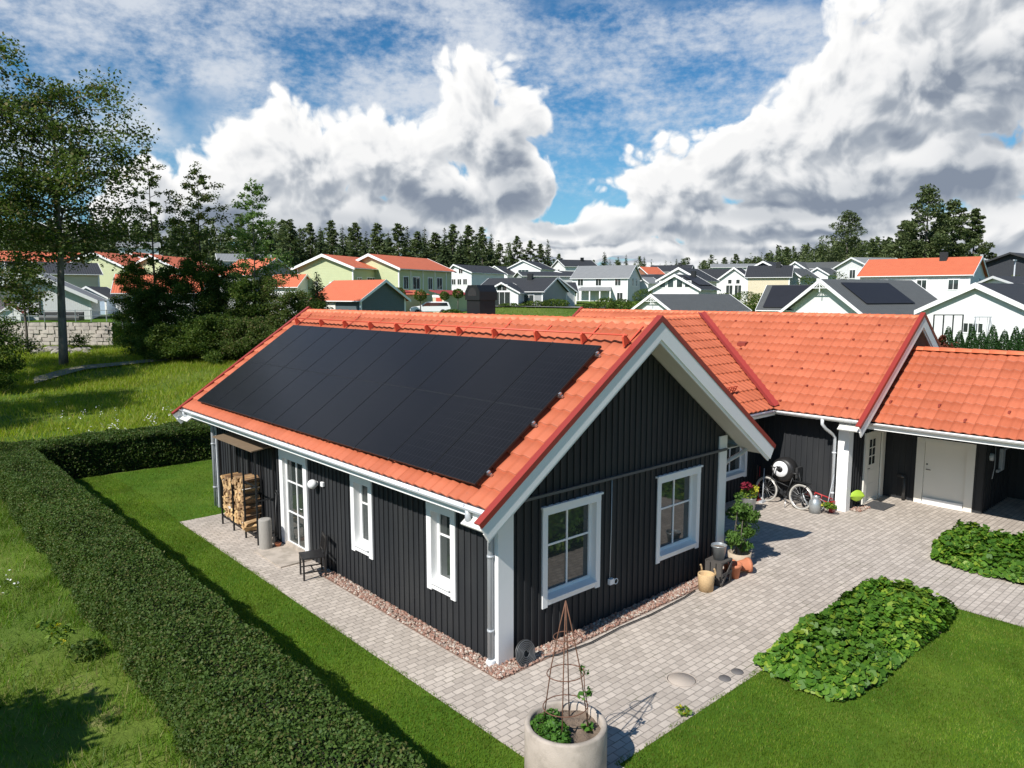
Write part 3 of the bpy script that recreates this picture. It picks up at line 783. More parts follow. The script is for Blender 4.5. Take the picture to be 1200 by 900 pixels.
mb = MB(); mb.box(GX-.05, -1.08, -.05, GX-.04, -2.08, .13); G(mb.build('kick_board', M['white'], garage))
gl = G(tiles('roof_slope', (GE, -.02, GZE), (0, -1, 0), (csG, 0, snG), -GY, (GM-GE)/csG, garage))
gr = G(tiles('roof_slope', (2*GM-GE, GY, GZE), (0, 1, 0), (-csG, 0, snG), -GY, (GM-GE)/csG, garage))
ridge_caps(gl, (GM, -.02, GZR+.03), (GM, GY, GZR+.03))
for sx, xe, o_ in ((1, GE, gl), (-1, 2*GM-GE, gr)):
    mb = MB(); mb.obox((xe+sx*.03, -.03, GZE-.06), (sx*(GM-GE-.03), 0, (GM-GE)*TG), (0, GY+.04, 0), (0, 0, -.06)); mb.build('deck', M['black_wall'], o_)
mb = MB(); mb.box(GE+.02, -.03, GZE-.2, GE+.05, GY+.05, GZE-.05); mb.build('fascia', M['white'], gl)
mb = MB(); mb.box(GE+.05, -.03, GZE-.16, GX-.005, GY+.05, GZE-.135); mb.build('soffit', M['black_wall'], gl)
gutter(gl, (GE-.04, -.05, GZE-.04), (GE-.04, GY+.1, GZE-.04), .06, mt=M['white'])
pst = None
for y in (-9.3,):
    mb = MB(); mb.box(12.75, y-.07, -.1, 12.89, y+.07, 2.3); G(mb.build('post', M['black_wall'], garage))
hk2 = None
for v, y in ((.75, -.75), (.8, -1.9), (.35, -1.5), (.35, -2.6), (1.5, -4.0), (.8, -3.4), (1.5, -1.2)):
    mb = MB()
    b = Vector((GE+v*csG-.03*snG, y, GZE+v*snG+.03*csG)); mb.prism([b, b+Vector((.0, 0, .06)), b+Vector((.1, 0, .08))], (0, .05, 0)); G(mb.build('roof_hook', M['hook'], garage))
# ------------------------------------------------------------------ things round the house
# gravel strip: hundreds of loose stones
def gravel():
    rng = np.random.default_rng(3); pts = []
    def strip(x0, y0, x1, y1, n): pts.append(np.stack([rng.uniform(x0, x1, n), rng.uniform(y0, y1, n)], -1))
    strip(-.29, -.34, -.03, 5.25, 2000); strip(-.1, -.35, 4.7, -.03, 2100); strip(4.7, -.28, 6.2, -.03, 450); strip(12.5, -.32, 13.2, -.03, 180)
    P = np.concatenate(pts); n = len(P)
    base = np.array([(1,0,0),(0,1,0),(-1,0,0),(0,-1,0),(0,0,.8),(0,0,-.8)], float)
    tri = np.array([(0,1,4),(1,2,4),(2,3,4),(3,0,4),(1,0,5),(2,1,5),(3,2,5),(0,3,5)])
    s = rng.uniform(.014, .036, n); a = rng.uniform(0, 6.28, n); sq = rng.uniform(.6, 1.3, n)
    v = base[None]*s[:, None, None]; v[:, :, 0] *= sq[:, None]
    v += rng.normal(0, .1, v.shape)*s[:, None, None]
    x = v[..., 0]*np.cos(a)[:, None]-v[..., 1]*np.sin(a)[:, None]; y = v[..., 0]*np.sin(a)[:, None]+v[..., 1]*np.cos(a)[:, None]
    V = np.stack([x+P[:, :1], y+P[:, 1:], v[..., 2]-.04+s[:, None]*.5], -1)
    me = bpy.data.meshes.new('gravel'); fs = (tri[None]+6*np.arange(n)[:, None, None]).reshape(-1, 3)
    me.from_pydata(V.reshape(-1, 3).tolist(), [], fs.tolist())
    m, t, p = base_mat('gravel_stone'); r = t.n.new('ShaderNodeNewGeometry').outputs['Random Per Island']
    cr = t.n.new('ShaderNodeValToRGB'); t.l.new(r, cr.inputs[0]); e = cr.color_ramp; e.interpolation = 'CONSTANT'
    cols = [(0, (.30, .165, .12)), (.24, (.38, .32, .26)), (.40, (.24, .125, .09)), (.6, (.33, .23, .18)), (.86, (.50, .44, .38)), (.92, (.18, .13, .11))]
    e.elements[0].position = 0; e.elements[0].color = c4(cols[0][1]); e.elements[1].position = cols[1][0]; e.elements[1].color = c4(cols[1][1])
    for ps, c in cols[2:]: k = e.elements.new(ps); k.color = c4(c)
    t.l.new(cr.outputs[0], p.inputs['Base Color']); p.inputs['Roughness'].default_value = .8
    me.materials.append(m); o = bpy.data.objects.new('gravel', me); COL.objects.link(o); tag(o, 'pinkish gravel strip along the foot of the black house walls', 'gravel', kind='stuff')
gravel()
mb = MB(); mb.add([(-.31, -.37, -.046), (4.75, -.37, -.046), (6.2, -.3, -.046), (6.2, 0, -.046), (0, 0, -.046), (0, 5.3, -.046), (-.31, 5.3, -.046)], [(0, 1, 2, 3, 4, 5, 6)])
tag(mb.build('gravel_bed', mat('gravel_dirt', (.26, .17, .13), .95, .3, 30, .6, 60)), kind='structure')

# firewood rack with its logs
rack = thing('firewood_rack', 'tall black metal firewood rack with a narrow wooden roof shelf against the black wall', 'firewood rack', (-.28, 9.0, 0))
def at_rack(o): o.location = (.28, -9.0, 0); return o
bays = (7.92, 8.63, 9.36, 10.1)
for y in bays:
    mb = MB(); mb.box(-.52, y-.018, -.05, -.484, y+.018, 2.18); mb.box(-.095, y-.018, -.05, -.06, y+.018, 2.18); mb.box(-.484, y-.016, .15, -.095, y+.016, .185); mb.box(-.484, y-.015, .98, -.095, y+.015, 1.01)
    at_rack(mb.build('upright', M['black_metal'], rack))
for x in (-.50, -.08):
    mb = MB(); mb.box(x-.017, bays[0]+.02, .15, x+.017, bays[-1]-.02, .184); at_rack(mb.build('rail', M['black_metal'], rack))
mb = MB(); mb.box(-.48, bays[0], 1.30, -.46, bays[1], 1.335); at_rack(mb.build('crossbar', M['black_metal'], rack))
mb = MB(); mb.prism([(-.60, 7.86, 2.17), (-.02, 7.86, 2.235), (-.02, 7.86, 2.26), (-.60, 7.86, 2.195)], (0, 2.4, 0)); at_rack(mb.build('roof_shelf', M['shelf_wood'], rack))
M['log_end'] = mat('cut_wood', (.56, .36, .175), .85, .3, 14, .3, 60, stretch=(1, 1, 1), col2=(.45, .26, .13), c2s=9)
M['log_side'] = mat('split_wood', (.36, .20, .09), .85, .3, 10, .3, 50, stretch=(.5, 4, 4), col2=(.55, .36, .20), c2s=6)
M['birch'] = mat('birch_bark', (.62, .58, .52), .8, .25, 14, .2, 50, col2=(.16, .12, .10), c2s=8, c2t=(.55, .7))
for k_ in ('log_end', 'log_side'):
    t_ = NT(M[k_]); p_ = t_.n['Principled BSDF']; src = p_.inputs['Base Color'].links[0].from_socket
    oi = t_.n.new('ShaderNodeObjectInfo'); h_ = t_.n.new('ShaderNodeHueSaturation'); t_.l.new(src, h_.inputs['Color'])
    t_.set(h_.inputs['Value'], t_.math('MULTIPLY_ADD', oi.outputs['Random'], .75, .5)); t_.set(h_.inputs['Hue'], t_.math('MULTIPLY_ADD', oi.outputs['Random'], .014, .497)); t_.l.new(h_.outputs[0], p_.inputs['Base Color'])
def log_mesh(seed, birch=False):
    r = random.Random(seed); n = r.choice((3, 4, 4)); L_ = .42
    if n == 3: ang = [0, 1.9, 4.3]
    else: ang = [.2, 1.5, 3.2, 4.7]
    R = r.uniform(.068, .082); ring = []
    for i, a in enumerate(ang):
        a += r.uniform(-.3, .3); ring.append((R*math.cos(a)*r.uniform(.85, 1.2), R*math.sin(a)*r.uniform(.75, 1.0)))
    mb = MB(); k = len(ring)
    vs = [(-L_/2+r.uniform(-.02, .02), y, z) for y, z in ring]+[(L_/2, y*r.uniform(.85, 1.1), z*r.uniform(.85, 1.1)) for y, z in ring]
    mb.add(vs, [])
    mb.mi = 0; mb.f += [list(range(k)), list(range(2*k-1, k-1, -1))]; mb.m += [0, 0]; mb.s += [False]*2
    for i in range(k): mb.f.append([(i+1) % k, i, k+i, k+(i+1) % k]); mb.m.append(2 if birch and i == 0 else 1); mb.s.append(False)
    o = mb.build('split_log', [M['log_end'], M['log_side'], M['birch']]); return o
def stack(y0, y1, z0, z1, sd, lab, grp):
    r = random.Random(sd); z = z0+.065; pr = [log_mesh(sd*10+i, i == 2) for i in range(6)]; used = [False]*6; row = 0
    while z < z1:
        y = y0+.065+(row % 2)*.03
        while y < y1-.05:
            i = r.randrange(6)
            if used[i]: o = pr[i].copy(); COL.objects.link(o)
            else: o = pr[i]; used[i] = True
            o.location = (-.30+r.uniform(-.035, .02), y+r.uniform(-.01, .01), z+r.uniform(-.008, .008)); o.rotation_euler = (r.uniform(0, 6.28), 0, r.uniform(-.05, .05))
            tag(o, lab, 'firewood', grp); y += .118
        z += .105; row += 1
    for i in range(6):
        if not used[i]: bpy.data.objects.remove(pr[i])
stack(9.39, 10.07, .19, 1.22, 1, 'split log in the left, lower stack of the firewood rack', 'logs of the lower stack')
stack(8.66, 9.33, .19, 1.32, 2, 'split log in the middle, taller stack of the firewood rack', 'logs of the taller stack')
for k, (y, z, rz) in enumerate(((8.50, .26, .1), (8.36, .25, -.2), (8.44, .37, .35))):
    o = log_mesh(80+k); o.location = (-.42, y, z); o.rotation_euler = (k*1.3, 0, rz)
    tag(o, ('split log lying at the bottom of the nearly empty rack bay', 'short split log next to it in the empty rack bay', 'slanting split log on top in the nearly empty rack bay')[k], 'firewood')

mb = MB(); mb.lathe([(.001, .66), (.10, .665), (.135, .655), (.143, .63), (.145, .0), (.15, -.05)], (-.47, 7.58, 0), 28)
tag(mb.build('chopping_block', M['grey_wood']), 'tall grey cylindrical wood block standing at the end of the firewood rack', 'wood block')
mb = MB(); mb.lathe([(.001, -.03), (.06, -.03), (.075, .05), (.085, .05), (.08, .04), (.001, .03)], (-.22, 7.50, 0), 16)
tag(mb.build('flower_pot', M['terracotta']), 'tiny terracotta pot on the step beside the terrace door', 'flower pot')
br = thing('broom', 'black broom leaning on the wall left of the terrace door', 'broom', (-.1, 7.82, -.05))
mb = MB(); mb.tube([(-.05, 0, .1), (.03, .0, 1.15)], .012, 6); mb.torus((.03, 0, 1.2), .05, .01, (1, 0, 0), 16, 5); mb.build('handle', M['dark_metal'], br)
mb = MB(); mb.prism([(-.08, -.1, 0), (-.08, .1, 0), (-.06, .07, .16), (-.06, -.07, .16)], (.05, 0, 0)); mb.build('brush', M['chair_black'], br)

# chair
chair = thing('chair', 'black painted wooden chair standing against the black wall beside the terrace door', 'chair', (-.44, 5.35, -.05), rad(-16))
for x, y in ((-.21, -.2), (-.21, .2), (.21, -.19), (.21, .19)):
    mb = MB()
    if x < 0: mb.bar((x, y, 0), (x, y, .44), .034)
    else: mb.bar((x+.02, y, 0), (x, y, .45), .034); mb.bar((x, y, .45), (x+.05, y, .86), .03)
    mb.build('leg', M['chair_black'], chair)
mb = MB(); mb.box(-.235, -.23, .44, .215, .23, .475); mb.build('seat', M['chair_black'], chair, bevel=.012)
mb = MB()
for a in ((-.21, -.2, .21, -.19), (-.21, .2, .21, .19), (0, -.2, 0, .2)): mb.bar((a[0], a[1], .16), (a[2], a[3], .16), .022)
mb.bar((-.21, -.2, .40), (-.21, .2, .40), .02, .05); mb.build('stretcher', M['chair_black'], chair)
mb = MB(); mb.bar((.052, 0, 0), (.053, 0, 0.01), .001); mb = MB()
mb.bar((.258, -.19, .82), (.258, .19, .82), .02, .09); mb.bar((.22, -.19, .54), (.22, .19, .54), .018, .04)
for y in (-.11, -.037, .037, .11): mb.bar((.222, y, .54), (.255, y, .8), .014, .028)
mb.build('backrest', M['chair_black'], chair)

# wall lamp, socket, cable, hose
lamp = thing('wall_lamp', 'round white wall lamp on the black wall right of the terrace door', 'wall lamp', (0, 5.86, 1.74))
mb = MB(); mb.lathe([(.05, -.06), (.05, -.02)], (0, 0, 0), 16, 0); mb.build('bracket', M['white_plastic'], lamp)
mb = MB(); mb.sphere((-.13, 0, .0), .105, 18, 12, (1, 1, .95)); mb.build('shade', M['white_plastic'], lamp)
mb = MB(); mb.box(-.075, 5.52, 1.73, -.02, 5.62, 1.83); tag(mb.build('wall_socket', M['white_plastic'], bevel=.01), 'small square white socket box beside the round wall lamp', 'wall socket')
cb = thing('wall_cable', 'thin grey cable hanging down the gable to a white socket between the two windows', 'cable', (2.62, -.03, .63))
mb = MB(); mb.tube([(0, -.01, 1.88), (.0, -.012, 1.0), (-.02, -.012, .05)], .008, 6); mb.build('cord', M['gutter_grey'], cb)
mb = MB(); mb.box(-.06, -.06, -.05, .05, .0, .05); mb.build('socket', M['white_plastic'], cb); mb = MB(); mb.torus((.11, -.05, -.02), .05, .008, (0, 1, 0), 16, 5); mb.build('loop', M['white_plastic'], cb)
coil = thing('hose_coil', 'coiled grey hose leaning upright against the white corner board', 'hose coil', (.32, -.22, -.05))
mb = MB(); pts = []
for i in range(150):
    a = i*.25; r = .045+.165*i/150; pts.append((r*math.cos(a), -.12+.25*(r*math.sin(a)+.2)*.9, .2+r*math.sin(a)))
mb.tube(pts, .0095, 6); mb.build('hose', M['rail_grey'], coil); mb = MB(); mb.lathe([(.19, -.01), (.2, .0), (.19, .012), (.001, .012)], (0, 0, 0), 24, 1)
o = mb.build('backing', M['dark_metal'], coil); o.location = (0, -.035, .2); o.rotation_euler = (rad(-13), 0, 0)
mb = MB(); mb.tube([(.55, -.25, -.03), (.9, -.42, -.02), (1.6, -.50, -.02), (2.4, -.46, -.02), (3.2, -.5, -.02), (4.3, -.46, -.02), (4.75, -.40, -.02)], .012, 6)
tag(mb.build('garden_hose', M['dark_metal']), 'dark hose lying along the edge of the gravel below the gable', 'hose')

# concrete planter with its trellis
PLC = Vector((-1.09, -2.50, -.05))
pl = thing('planter', 'round concrete ring planter with soil and herbs on the corner of the paving', 'planter', PLC)
mb = MB(); mb.lathe([(.49, -.02), (.50, .0), (.50, .63), (.485, .65), (.44, .65), (.425, .63), (.425, .5)], (0, 0, 0), 56); mb.build('ring', M['concrete'], pl)
P = []
for i in range(14):
    rr = .43*i/13; P.append([(rr*math.cos(a), rr*math.sin(a), .555+.02*math.sin(a*5+i)+random.uniform(-.012, .012)) for a in np.linspace(0, 2*math.pi, 40)])
grid_mesh('soil', np.array(P), M['soil'], pl)
ob = thing('trellis', 'rusty wire obelisk trellis standing in the concrete planter', 'trellis', PLC+Vector((0, 0, .55)))
apex = Vector((-.0, .02, 1.62))
for k, a in enumerate((35, 125, 215, 305)):
    a = rad(a); mb = MB(); q = Vector((.29*math.cos(a), .29*math.sin(a), -.05)); pts = [q, q.lerp(apex, .5)+Vector((.03*math.cos(a), .03*math.sin(a), 0)), q.lerp(apex, .82)+Vector((.015*math.cos(a), .015*math.sin(a), 0)), apex]
    mb.tube(pts, .0075, 6); mb.build('rod', M['rust'], ob)
for z, r in ((.30, .27), (.72, .225), (1.18, .15)):
    mb = MB(); mb.torus((0, .01, z), r, .0065, (0, .08, 1), 32, 5); mb.build('hoop', M['rust'], ob)

# leaves for plants
def leafset(C, size, rng, up=.4, asp=.55, fold=0):
    n = len(C); nr = rng.normal(size=(n, 3)); nr[:, 2] = np.abs(nr[:, 2])+up*2; nr /= np.linalg.norm(nr, axis=1)[:, None]
    t = rng.normal(size=(n, 3)); t -= nr*(t*nr).sum(1)[:, None]; t /= np.linalg.norm(t, axis=1)[:, None]; b = np.cross(nr, t)
    s = (size*rng.uniform(.65, 1.35, n))[:, None] if np.isscalar(size) else size[:, None]
    return np.stack([C-t*s*.5, C+b*s*asp*.5+nr*s*.06, C+t*s*.5, C-b*s*asp*.5+nr*s*.06], 1).reshape(-1, 3)
def blob(rng, c, r, n, shell=.5):
    d = rng.normal(size=(n, 3)); d /= np.linalg.norm(d, axis=1)[:, None]
    q = rng.random(n)**(1/3); q = shell+(1-shell)*q if shell else q
    return np.array(c)+d*np.array(r)*q[:, None]
rng = np.random.default_rng(21)
C = np.concatenate([blob(rng, (-.22, -.02, .62), (.18, .2, .10), 420), blob(rng, (-.18, .2, .62), (.2, .12, .09), 300), blob(rng, (.02, .27, .6), (.12, .08, .06), 120), blob(rng, (-.28, -.18, .6), (.12, .12, .1), 200)])
np_mesh('herb_leaves', leafset(C, .055, rng, .5, .7), 4, L['green'], pl)
vi = thing('climbing_plant', 'young climbing plant on the right rod of the rusty trellis', 'plant', PLC+Vector((.16, -.2, .55)))
mb = MB(); mb.tube([(0, 0, 0), (.01, .0, .3), (-.02, .03, .55), (-.03, .04, .8)], .006, 5); mb.build('stem', M['rust'], vi)
C = np.concatenate([blob(rng, (0, 0, .52), (.06, .06, .05), 14), blob(rng, (-.02, .04, .75), (.05, .05, .07), 12), blob(rng, (-.1, .0, .50), (.05, .05, .04), 8), blob(rng, (0, 0, .05), (.08, .06, .05), 16)])
np_mesh('leaves', leafset(C, .075, rng, .5, .8), 4, L['green'], vi)

mb = MB(); mb.lathe([(.001, -.042), (.20, -.042), (.204, -.050), (.212, -.050), (.214, -.043), (.228, -.043), (.232, -.049)], (1.77, -2.18, 0), 40); tag(mb.build('manhole_cover', M['cover']), 'round concrete manhole cover in the paving in front of the gable', 'manhole cover')
for k, (x, y) in enumerate(((2.28, -2.60), (2.60, -2.62))):
    mb = MB(); mb.lathe([(.001, -.034), (.085, -.034), (.095, -.046)], (x, y, 0), 20); tag(mb.build('valve_cover', M['iron']), ('small dark iron cover in the paving nearer the manhole', 'small dark iron cover in the paving nearer the leafy bed')[k], 'cover', 'iron covers in the paving')
C = blob(rng, (1.02, -2.74, -.0), (.10, .10, .06), 46); tag(np_mesh('weed', leafset(C, .08, rng, .4, .5), 4, L['rose']), 'small weed growing at the edge of the paving by the right lawn', 'weed')

# pots and crate at the far gable corner
bk_ = thing('basket', 'yellow woven basket with handles standing on the gravel by the gable', 'basket', (4.97, -.50, -.05))
mb = MB(); mb.lathe([(.001, .0), (.14, .0), (.165, .33), (.155, .345), (.14, .32), (.12, .03), (.001, .03)], (0, 0, 0), 24); mb.build('body', M['basket'], bk_)
for s in (-1, 1):
    mb = MB(); mb.tube([(.08*math.cos(t)*1.0, s*.155, .33+.15*math.sin(t)) for t in np.linspace(0, math.pi, 9)], .02, 6); mb.build('handle', M['basket'], bk_)
cr = thing('crate', 'dark wooden crate on end under the zinc bucket beside the basket', 'crate', (5.50, -.44, -.05), rad(4))
mb = MB()
for x in (-.19, .19):
    for y in (-.16, .16): mb.box(x-.02, y-.02, 0, x+.02, y+.02, .5)
for z in (.46, .0): mb.box(-.21, -.19, z, .21, .19, z+.03) if z else mb.box(-.21, -.19, .002, .21, .19, .03)
mb.build('frame', M['crate_wood'], cr)
mb = MB()
for k in range(3):
    mb.box(-.222, -.175+k*.125, .03, -.21, -.07+k*.125, .47)
    mb.box(-.2+k*.145, .182, .03, -.09+k*.145, .192, .46)
mb.bar((-.2, -.19, .05), (.2, -.19, .44), .05, .015, up=(0, 1, 0)); mb.box(-.2, -.196, .21, .2, -.184, .27); mb.build('slats', M['crate_wood'], cr)
bu = thing('bucket', 'zinc bucket with soil standing on the dark crate', 'bucket', (5.49, -.44, .445))
mb = MB(); mb.lathe([(.001, 0), (.105, 0), (.15, .28), (.158, .285), (.15, .295), (.145, .28), (.13, .2)], (0, 0, 0), 24); mb.build('pail', M['zinc'], bu)
mb = MB(); mb.lathe([(.141, .235), (.07, .25), (.001, .245)], (0, 0, 0), 20); mb.build('soil', M['soil'], bu)
mb = MB(); mb.torus((0, 0, .275), .155, .006, (0, .12, 1), 28, 5); mb.build('handle', M['zinc'], bu)
def pot(name, loc, rot, s, lab):
    mb = MB(); mb.lathe([(.001, 0), (.085, 0), (.115, .2), (.132, .2), (.135, .26), (.118, .26), (.105, .2), (.08, .05), (.001, .04)], (0, 0, 0), 24)
    o = mb.build(name, M['terracotta']); place(o, loc, 0, s); o.rotation_euler = rot; return tag(o, lab, 'flower pot', 'terracotta pots by the crate')
pot('terracotta_pot', (5.96, -.52, -.05), (0, 0, 0), 1.15, 'tall upright terracotta pot standing right of the dark crate')
pot('terracotta_pot', (6.20, -.42, .10), (rad(86), 0, rad(55)), 1.15, 'terracotta pot lying on its side right of the crate')
pot('terracotta_pot', (6.12, -.30, -.05), (0, 0, 0), 1.0, 'upright terracotta pot behind the lying one')
tb = thing('tomato_planter', 'bushy green tomato plant in a pale wooden tub by the corner board', 'plant', (6.66, -.22, -.05))
mb = MB(); mb.lathe([(.001, .03), (.2, .03), (.2, 0), (.22, 0), (.25, .30), (.225, .30), (.21, .24), (.001, .24)], (0, 0, 0), 14); mb.build('tub', mat('tub_wood', (.42, .34, .25), .8, .25, 12, .2, 40, stretch=(4, 4, 1)), tb)
mb = MB()
for k in range(5): mb.tube([(.08*math.cos(k*1.3), .08*math.sin(k*1.3), .2), (.14*math.cos(k*1.3), .12*math.sin(k*1.3), .8), (.1*math.cos(k*1.3+.4), .1*math.sin(k*1.3+.4), 1.35)], .011, 5)
mb.build('stems', M['bark'], tb)
C = np.concatenate([*[blob(rng, (rng.normal(0, .15), rng.normal(0, .14), z_), (rng.uniform(.10, .19), rng.uniform(.10, .19), rng.uniform(.07, .13)), 125, .1) for z_ in rng.uniform(.36, 1.35, 22)], blob(rng, (-.06, .03, 1.5), (.10, .10, .14), 60, .1), blob(rng, (.34, -.14, .8), (.10, .1, .2), 50, .1)])
np_mesh('leaves', leafset(C, .095, rng, .25, .34), 4, L['tomato'], tb)
fp = thing('flower_planter', 'grey pot of red and yellow flowers by the linking wing wall', 'plant', (10.35, 1.72, -.05))
mb = MB(); mb.lathe([(.001, .0), (.15, .0), (.2, .4), (.21, .41), (.18, .38), (.001, .36)], (0, 0, 0), 20); mb.build('pot', M['zinc'], fp)
C = np.concatenate([blob(rng, (0, 0, .50), (.24, .24, .16), 260, .3)]); np_mesh('leaves', leafset(C, .07, rng, .4, .5), 4, L['rose'], fp)
C = blob(rng, (-.1, .02, .72), (.17, .15, .10), 150, .4); np_mesh('red_flowers', leafset(C, .07, rng, .5, .8), 4, L['flower_red'], fp)
C = blob(rng, (.18, -.06, .60), (.12, .12, .12), 80, .4); np_mesh('yellow_flowers', leafset(C, .06, rng, .5, .8), 4, L['flower_yellow'], fp)
for k, (y, c, r) in enumerate(((2.42, 'rust', 'red'), (2.28, 'red_paint', 'bright red'), (2.08, 'gutter_grey', 'grey'))):
    mb = MB(); x = 11.95-.12*k; mb.tube([(x-.25, y-.15, -.05), (x+.05, y, .85)], .014, 6); mb.box(x-.36, y-.2, -.05, x-.16, y-.1, .0)
    tag(mb.build('garden_rake', M[c]), ('dull red garden rake leaning in the corner behind the bicycle', 'bright red garden rake leaning in the corner behind the bicycle', 'grey garden rake leaning in the corner behind the bicycle')[k], 'garden tool')

# bicycle, facing +y
bike = thing('bicycle', 'black bicycle with pale tyres leaning against the wall of the far wing', 'bicycle', (11.60, 1.42, -.05), 0)
for nm, y in (('front', .53), ('rear', -.53)):
    mb = MB(); mb.torus((0, y, .35), .325, .024, (1, 0, 0), 40, 8); wo = mb.build('wheel', M['tyre_pale'], bike)
    mb = MB(); mb.torus((0, y, .35), .295, .012, (1, 0, 0), 36, 6); mb.build('rim', M['alu'], wo)
    mb = MB()
    for k in range(14): a = k*math.pi/7; mb.tube([(0, y, .35), (0, y+.29*math.cos(a), .35+.29*math.sin(a))], .003, 4, False)
    mb.lathe([(.03, -.05), (.03, .05)], (0, y, .35), 10, 0); mb.build('spokes', M['alu'], wo)
    mb = MB(); mb.tube([(0, y+.375*math.cos(t), .35+.375*math.sin(t)) for t in np.linspace(.3, 2.6, 12)], .016, 6); mb.build('mudguard', M['black_metal'], bike)
mb = MB(); bb = (0, -.08, .30); st = (0, -.24, .82); hd = (0, .36, .86); hb = (0, .40, .66)
for a, b, r in ((bb, st, .017), (bb, hb, .02), (bb, (0, -.53, .35), .012), (st, (0, -.53, .35), .010), (hb, hd, .018), ((0, -.16, .55), hb, .015)): mb.tube([a, b], r, 8)
for s in (-1, 1): mb.tube([(s*.05, .40, .66), (s*.05, .53, .35)], .011, 6)
mb.build('frame', M['black_metal'], bike)
mb = MB(); mb.tube([hd, (0, .33, 1.0)], .012, 6); mb.tube([(-.30, .16, 1.03), (-.26, .28, 1.06), (0, .33, 1.0), (.26, .28, 1.06), (.30, .16, 1.03)], .013, 6); mb.build('handlebar', M['dark_metal'], bike)
mb = MB(); mb.tube([st, (0, -.26, .92)], .012, 6); mb.sphere((0, -.28, .95), .1, 12, 8, (.9, 1.4, .35)); mb.build('saddle', M['chair_black'], bike)
mb = MB(); mb.box(-.08, -.78, .74, .08, -.30, .755); mb.tube([(.05, -.72, .74), (.05, -.53, .36)], .008, 5); mb.tube([(-.05, -.72, .74), (-.05, -.53, .36)], .008, 5); mb.build('luggage_rack', M['black_metal'], bike)
mb = MB(); mb.lathe([(.09, -.02), (.09, .01)], (.04, -.08, .30), 16, 0); mb.tube([(0.06, -.08, .30), (.06, -.2, .2)], .01, 5); mb.box(.05, -.25, .19, .13, -.16, .21); mb.build('crank', M['dark_metal'], bike)
mb = MB(); mb.tube([(-.03, -.12, .28), (-.2, -.2, .0)], .011, 6); mb.build('kickstand', M['alu'], bike)
bike.rotation_euler = (0, rad(5), rad(-5))

reel = thing('hose_reel', 'large black wall hose reel with a round white disc above the bicycle', 'hose reel', (BX-.03, 1.62, .86))
mb = MB(); mb.lathe([(.02, -.40), (.27, -.39), (.33, -.34), (.34, -.2), (.33, -.08), (.27, -.05), (.02, -.05)], (0, 0, 0), 28, 0); mb.build('drum', M['chair_black'], reel)
mb = MB(); mb.lathe([(.085, -.435), (.21, -.435), (.225, -.41), (.22, -.39)], (0, 0.03, .03), 28, 0); mb.build('disc', M['white_plastic'], reel)
mb = MB(); mb.lathe([(.001, -.44), (.085, -.44), (.09, -.42)], (0, 0.03, .03), 20, 0); mb.tube([(-.45, .03, .03), (-.47, .12, .03)], .02, 6); mb.build('hub', M['chair_black'], reel)
mb = MB(); mb.box(-.3, -.42, -.35, -.02, -.36, .12); mb.tube([(-.2, -.37, .1), (-.2, -.46, -.2), (-.15, -.43, -.45)], .018, 6); mb.build('bracket', M['dark_metal'], reel)

cart = thing('sack_truck', 'red metal sack truck lying against the wall behind the watering can', 'sack truck', (11.95, .62, -.05))
for z0, z1 in ((.50, .36), (.36, .22)):
    mb = MB(); mb.tube([(0, .33, z0), (.02, -.42, z1)], .02, 7); mb.build('rail', M['red_paint'], cart)
for k in range(4): y = .25-.19*k; mb = MB(); mb.tube([(.0, y, .49-.033*k), (.0, y, .35-.033*k)], .014, 6); mb.build('rung', M['red_paint'], cart)
mb = MB(); mb.box(-.05, -.46, .0, .12, -.36, .3); mb.build('plate', M['red_paint'], cart)
mb = MB(); mb.torus((-.02, .3, .1), .085, .03, (1, 0, 0), 20, 7); mb.build('wheel', M['rubber'], cart)
wc = thing('watering_can', 'zinc watering can standing between the bicycle and the corner board', 'watering can', (11.62, .50, -.05))
mb = MB(); mb.lathe([(.001, 0), (.15, 0), (.155, .3), (.11, .36), (.1, .44), (.11, .45), (.09, .43), (.09, .36)], (0, 0, 0), 22); mb.build('body', M['zinc'], wc)
mb = MB(); mb.tube([(.0, .13, .06), (.0, .3, .3), (0, .36, .46)], [.03, .022, .018], 8); mb.build('spout', M['zinc'], wc)
mb = MB(); mb.tube([(0, -.1, .42), (0, -.24, .34), (0, -.22, .16), (0, -.15, .1)], .012, 6); mb.build('handle', M['zinc'], wc)
mop = thing('mop', 'mop with a yellow green cloth leaning on the downpipe', 'mop', (11.75, .12, -.05))
mb = MB(); mb.tube([(-.05, .08, .3), (.32, .12, 1.0)], .012, 6); mb.build('handle', M['gutter_grey'], mop)
C = blob(rng, (-.06, .06, .24), (.12, .2, .08), 90, .2); np_mesh('cloth', leafset(C, .11, rng, .3, .8), 4, L['rose'], mop)
lime = thing('leaf_scoop', 'lime green leaf-shaped plastic scoop leaning on the black wall beside the entrance door', 'garden scoop', (12.72, -.10, .33), rad(-35))
mb = MB(); P = []
for i in range(25):
    u = -1+2*i/24; wd = .155*math.sqrt(max(0, 1-u*u))*(1 if u > 0 else (1+u)**.35)
    P.append([(u*.21, -.06*(1-abs(v)), v*wd) for v in np.linspace(-1, 1, 13)])
o = grid_mesh('scoop', np.array(P), M['lime'], lime); md = o.modifiers.new('s', 'SOLIDIFY'); md.thickness = .012
mb = MB(); mb.tube([(-.17, -.03, .02), (-.29, -.05, .05)], .014, 6); mb.build('tip', M['lime'], lime)
mb = MB(); mb.box(13.12, -.68, -.05, 13.92, -.10, -.03); tag(mb.build('door_mat', M['mat_dark']), 'dark grey door mat on the paving before the entrance door', 'door mat')
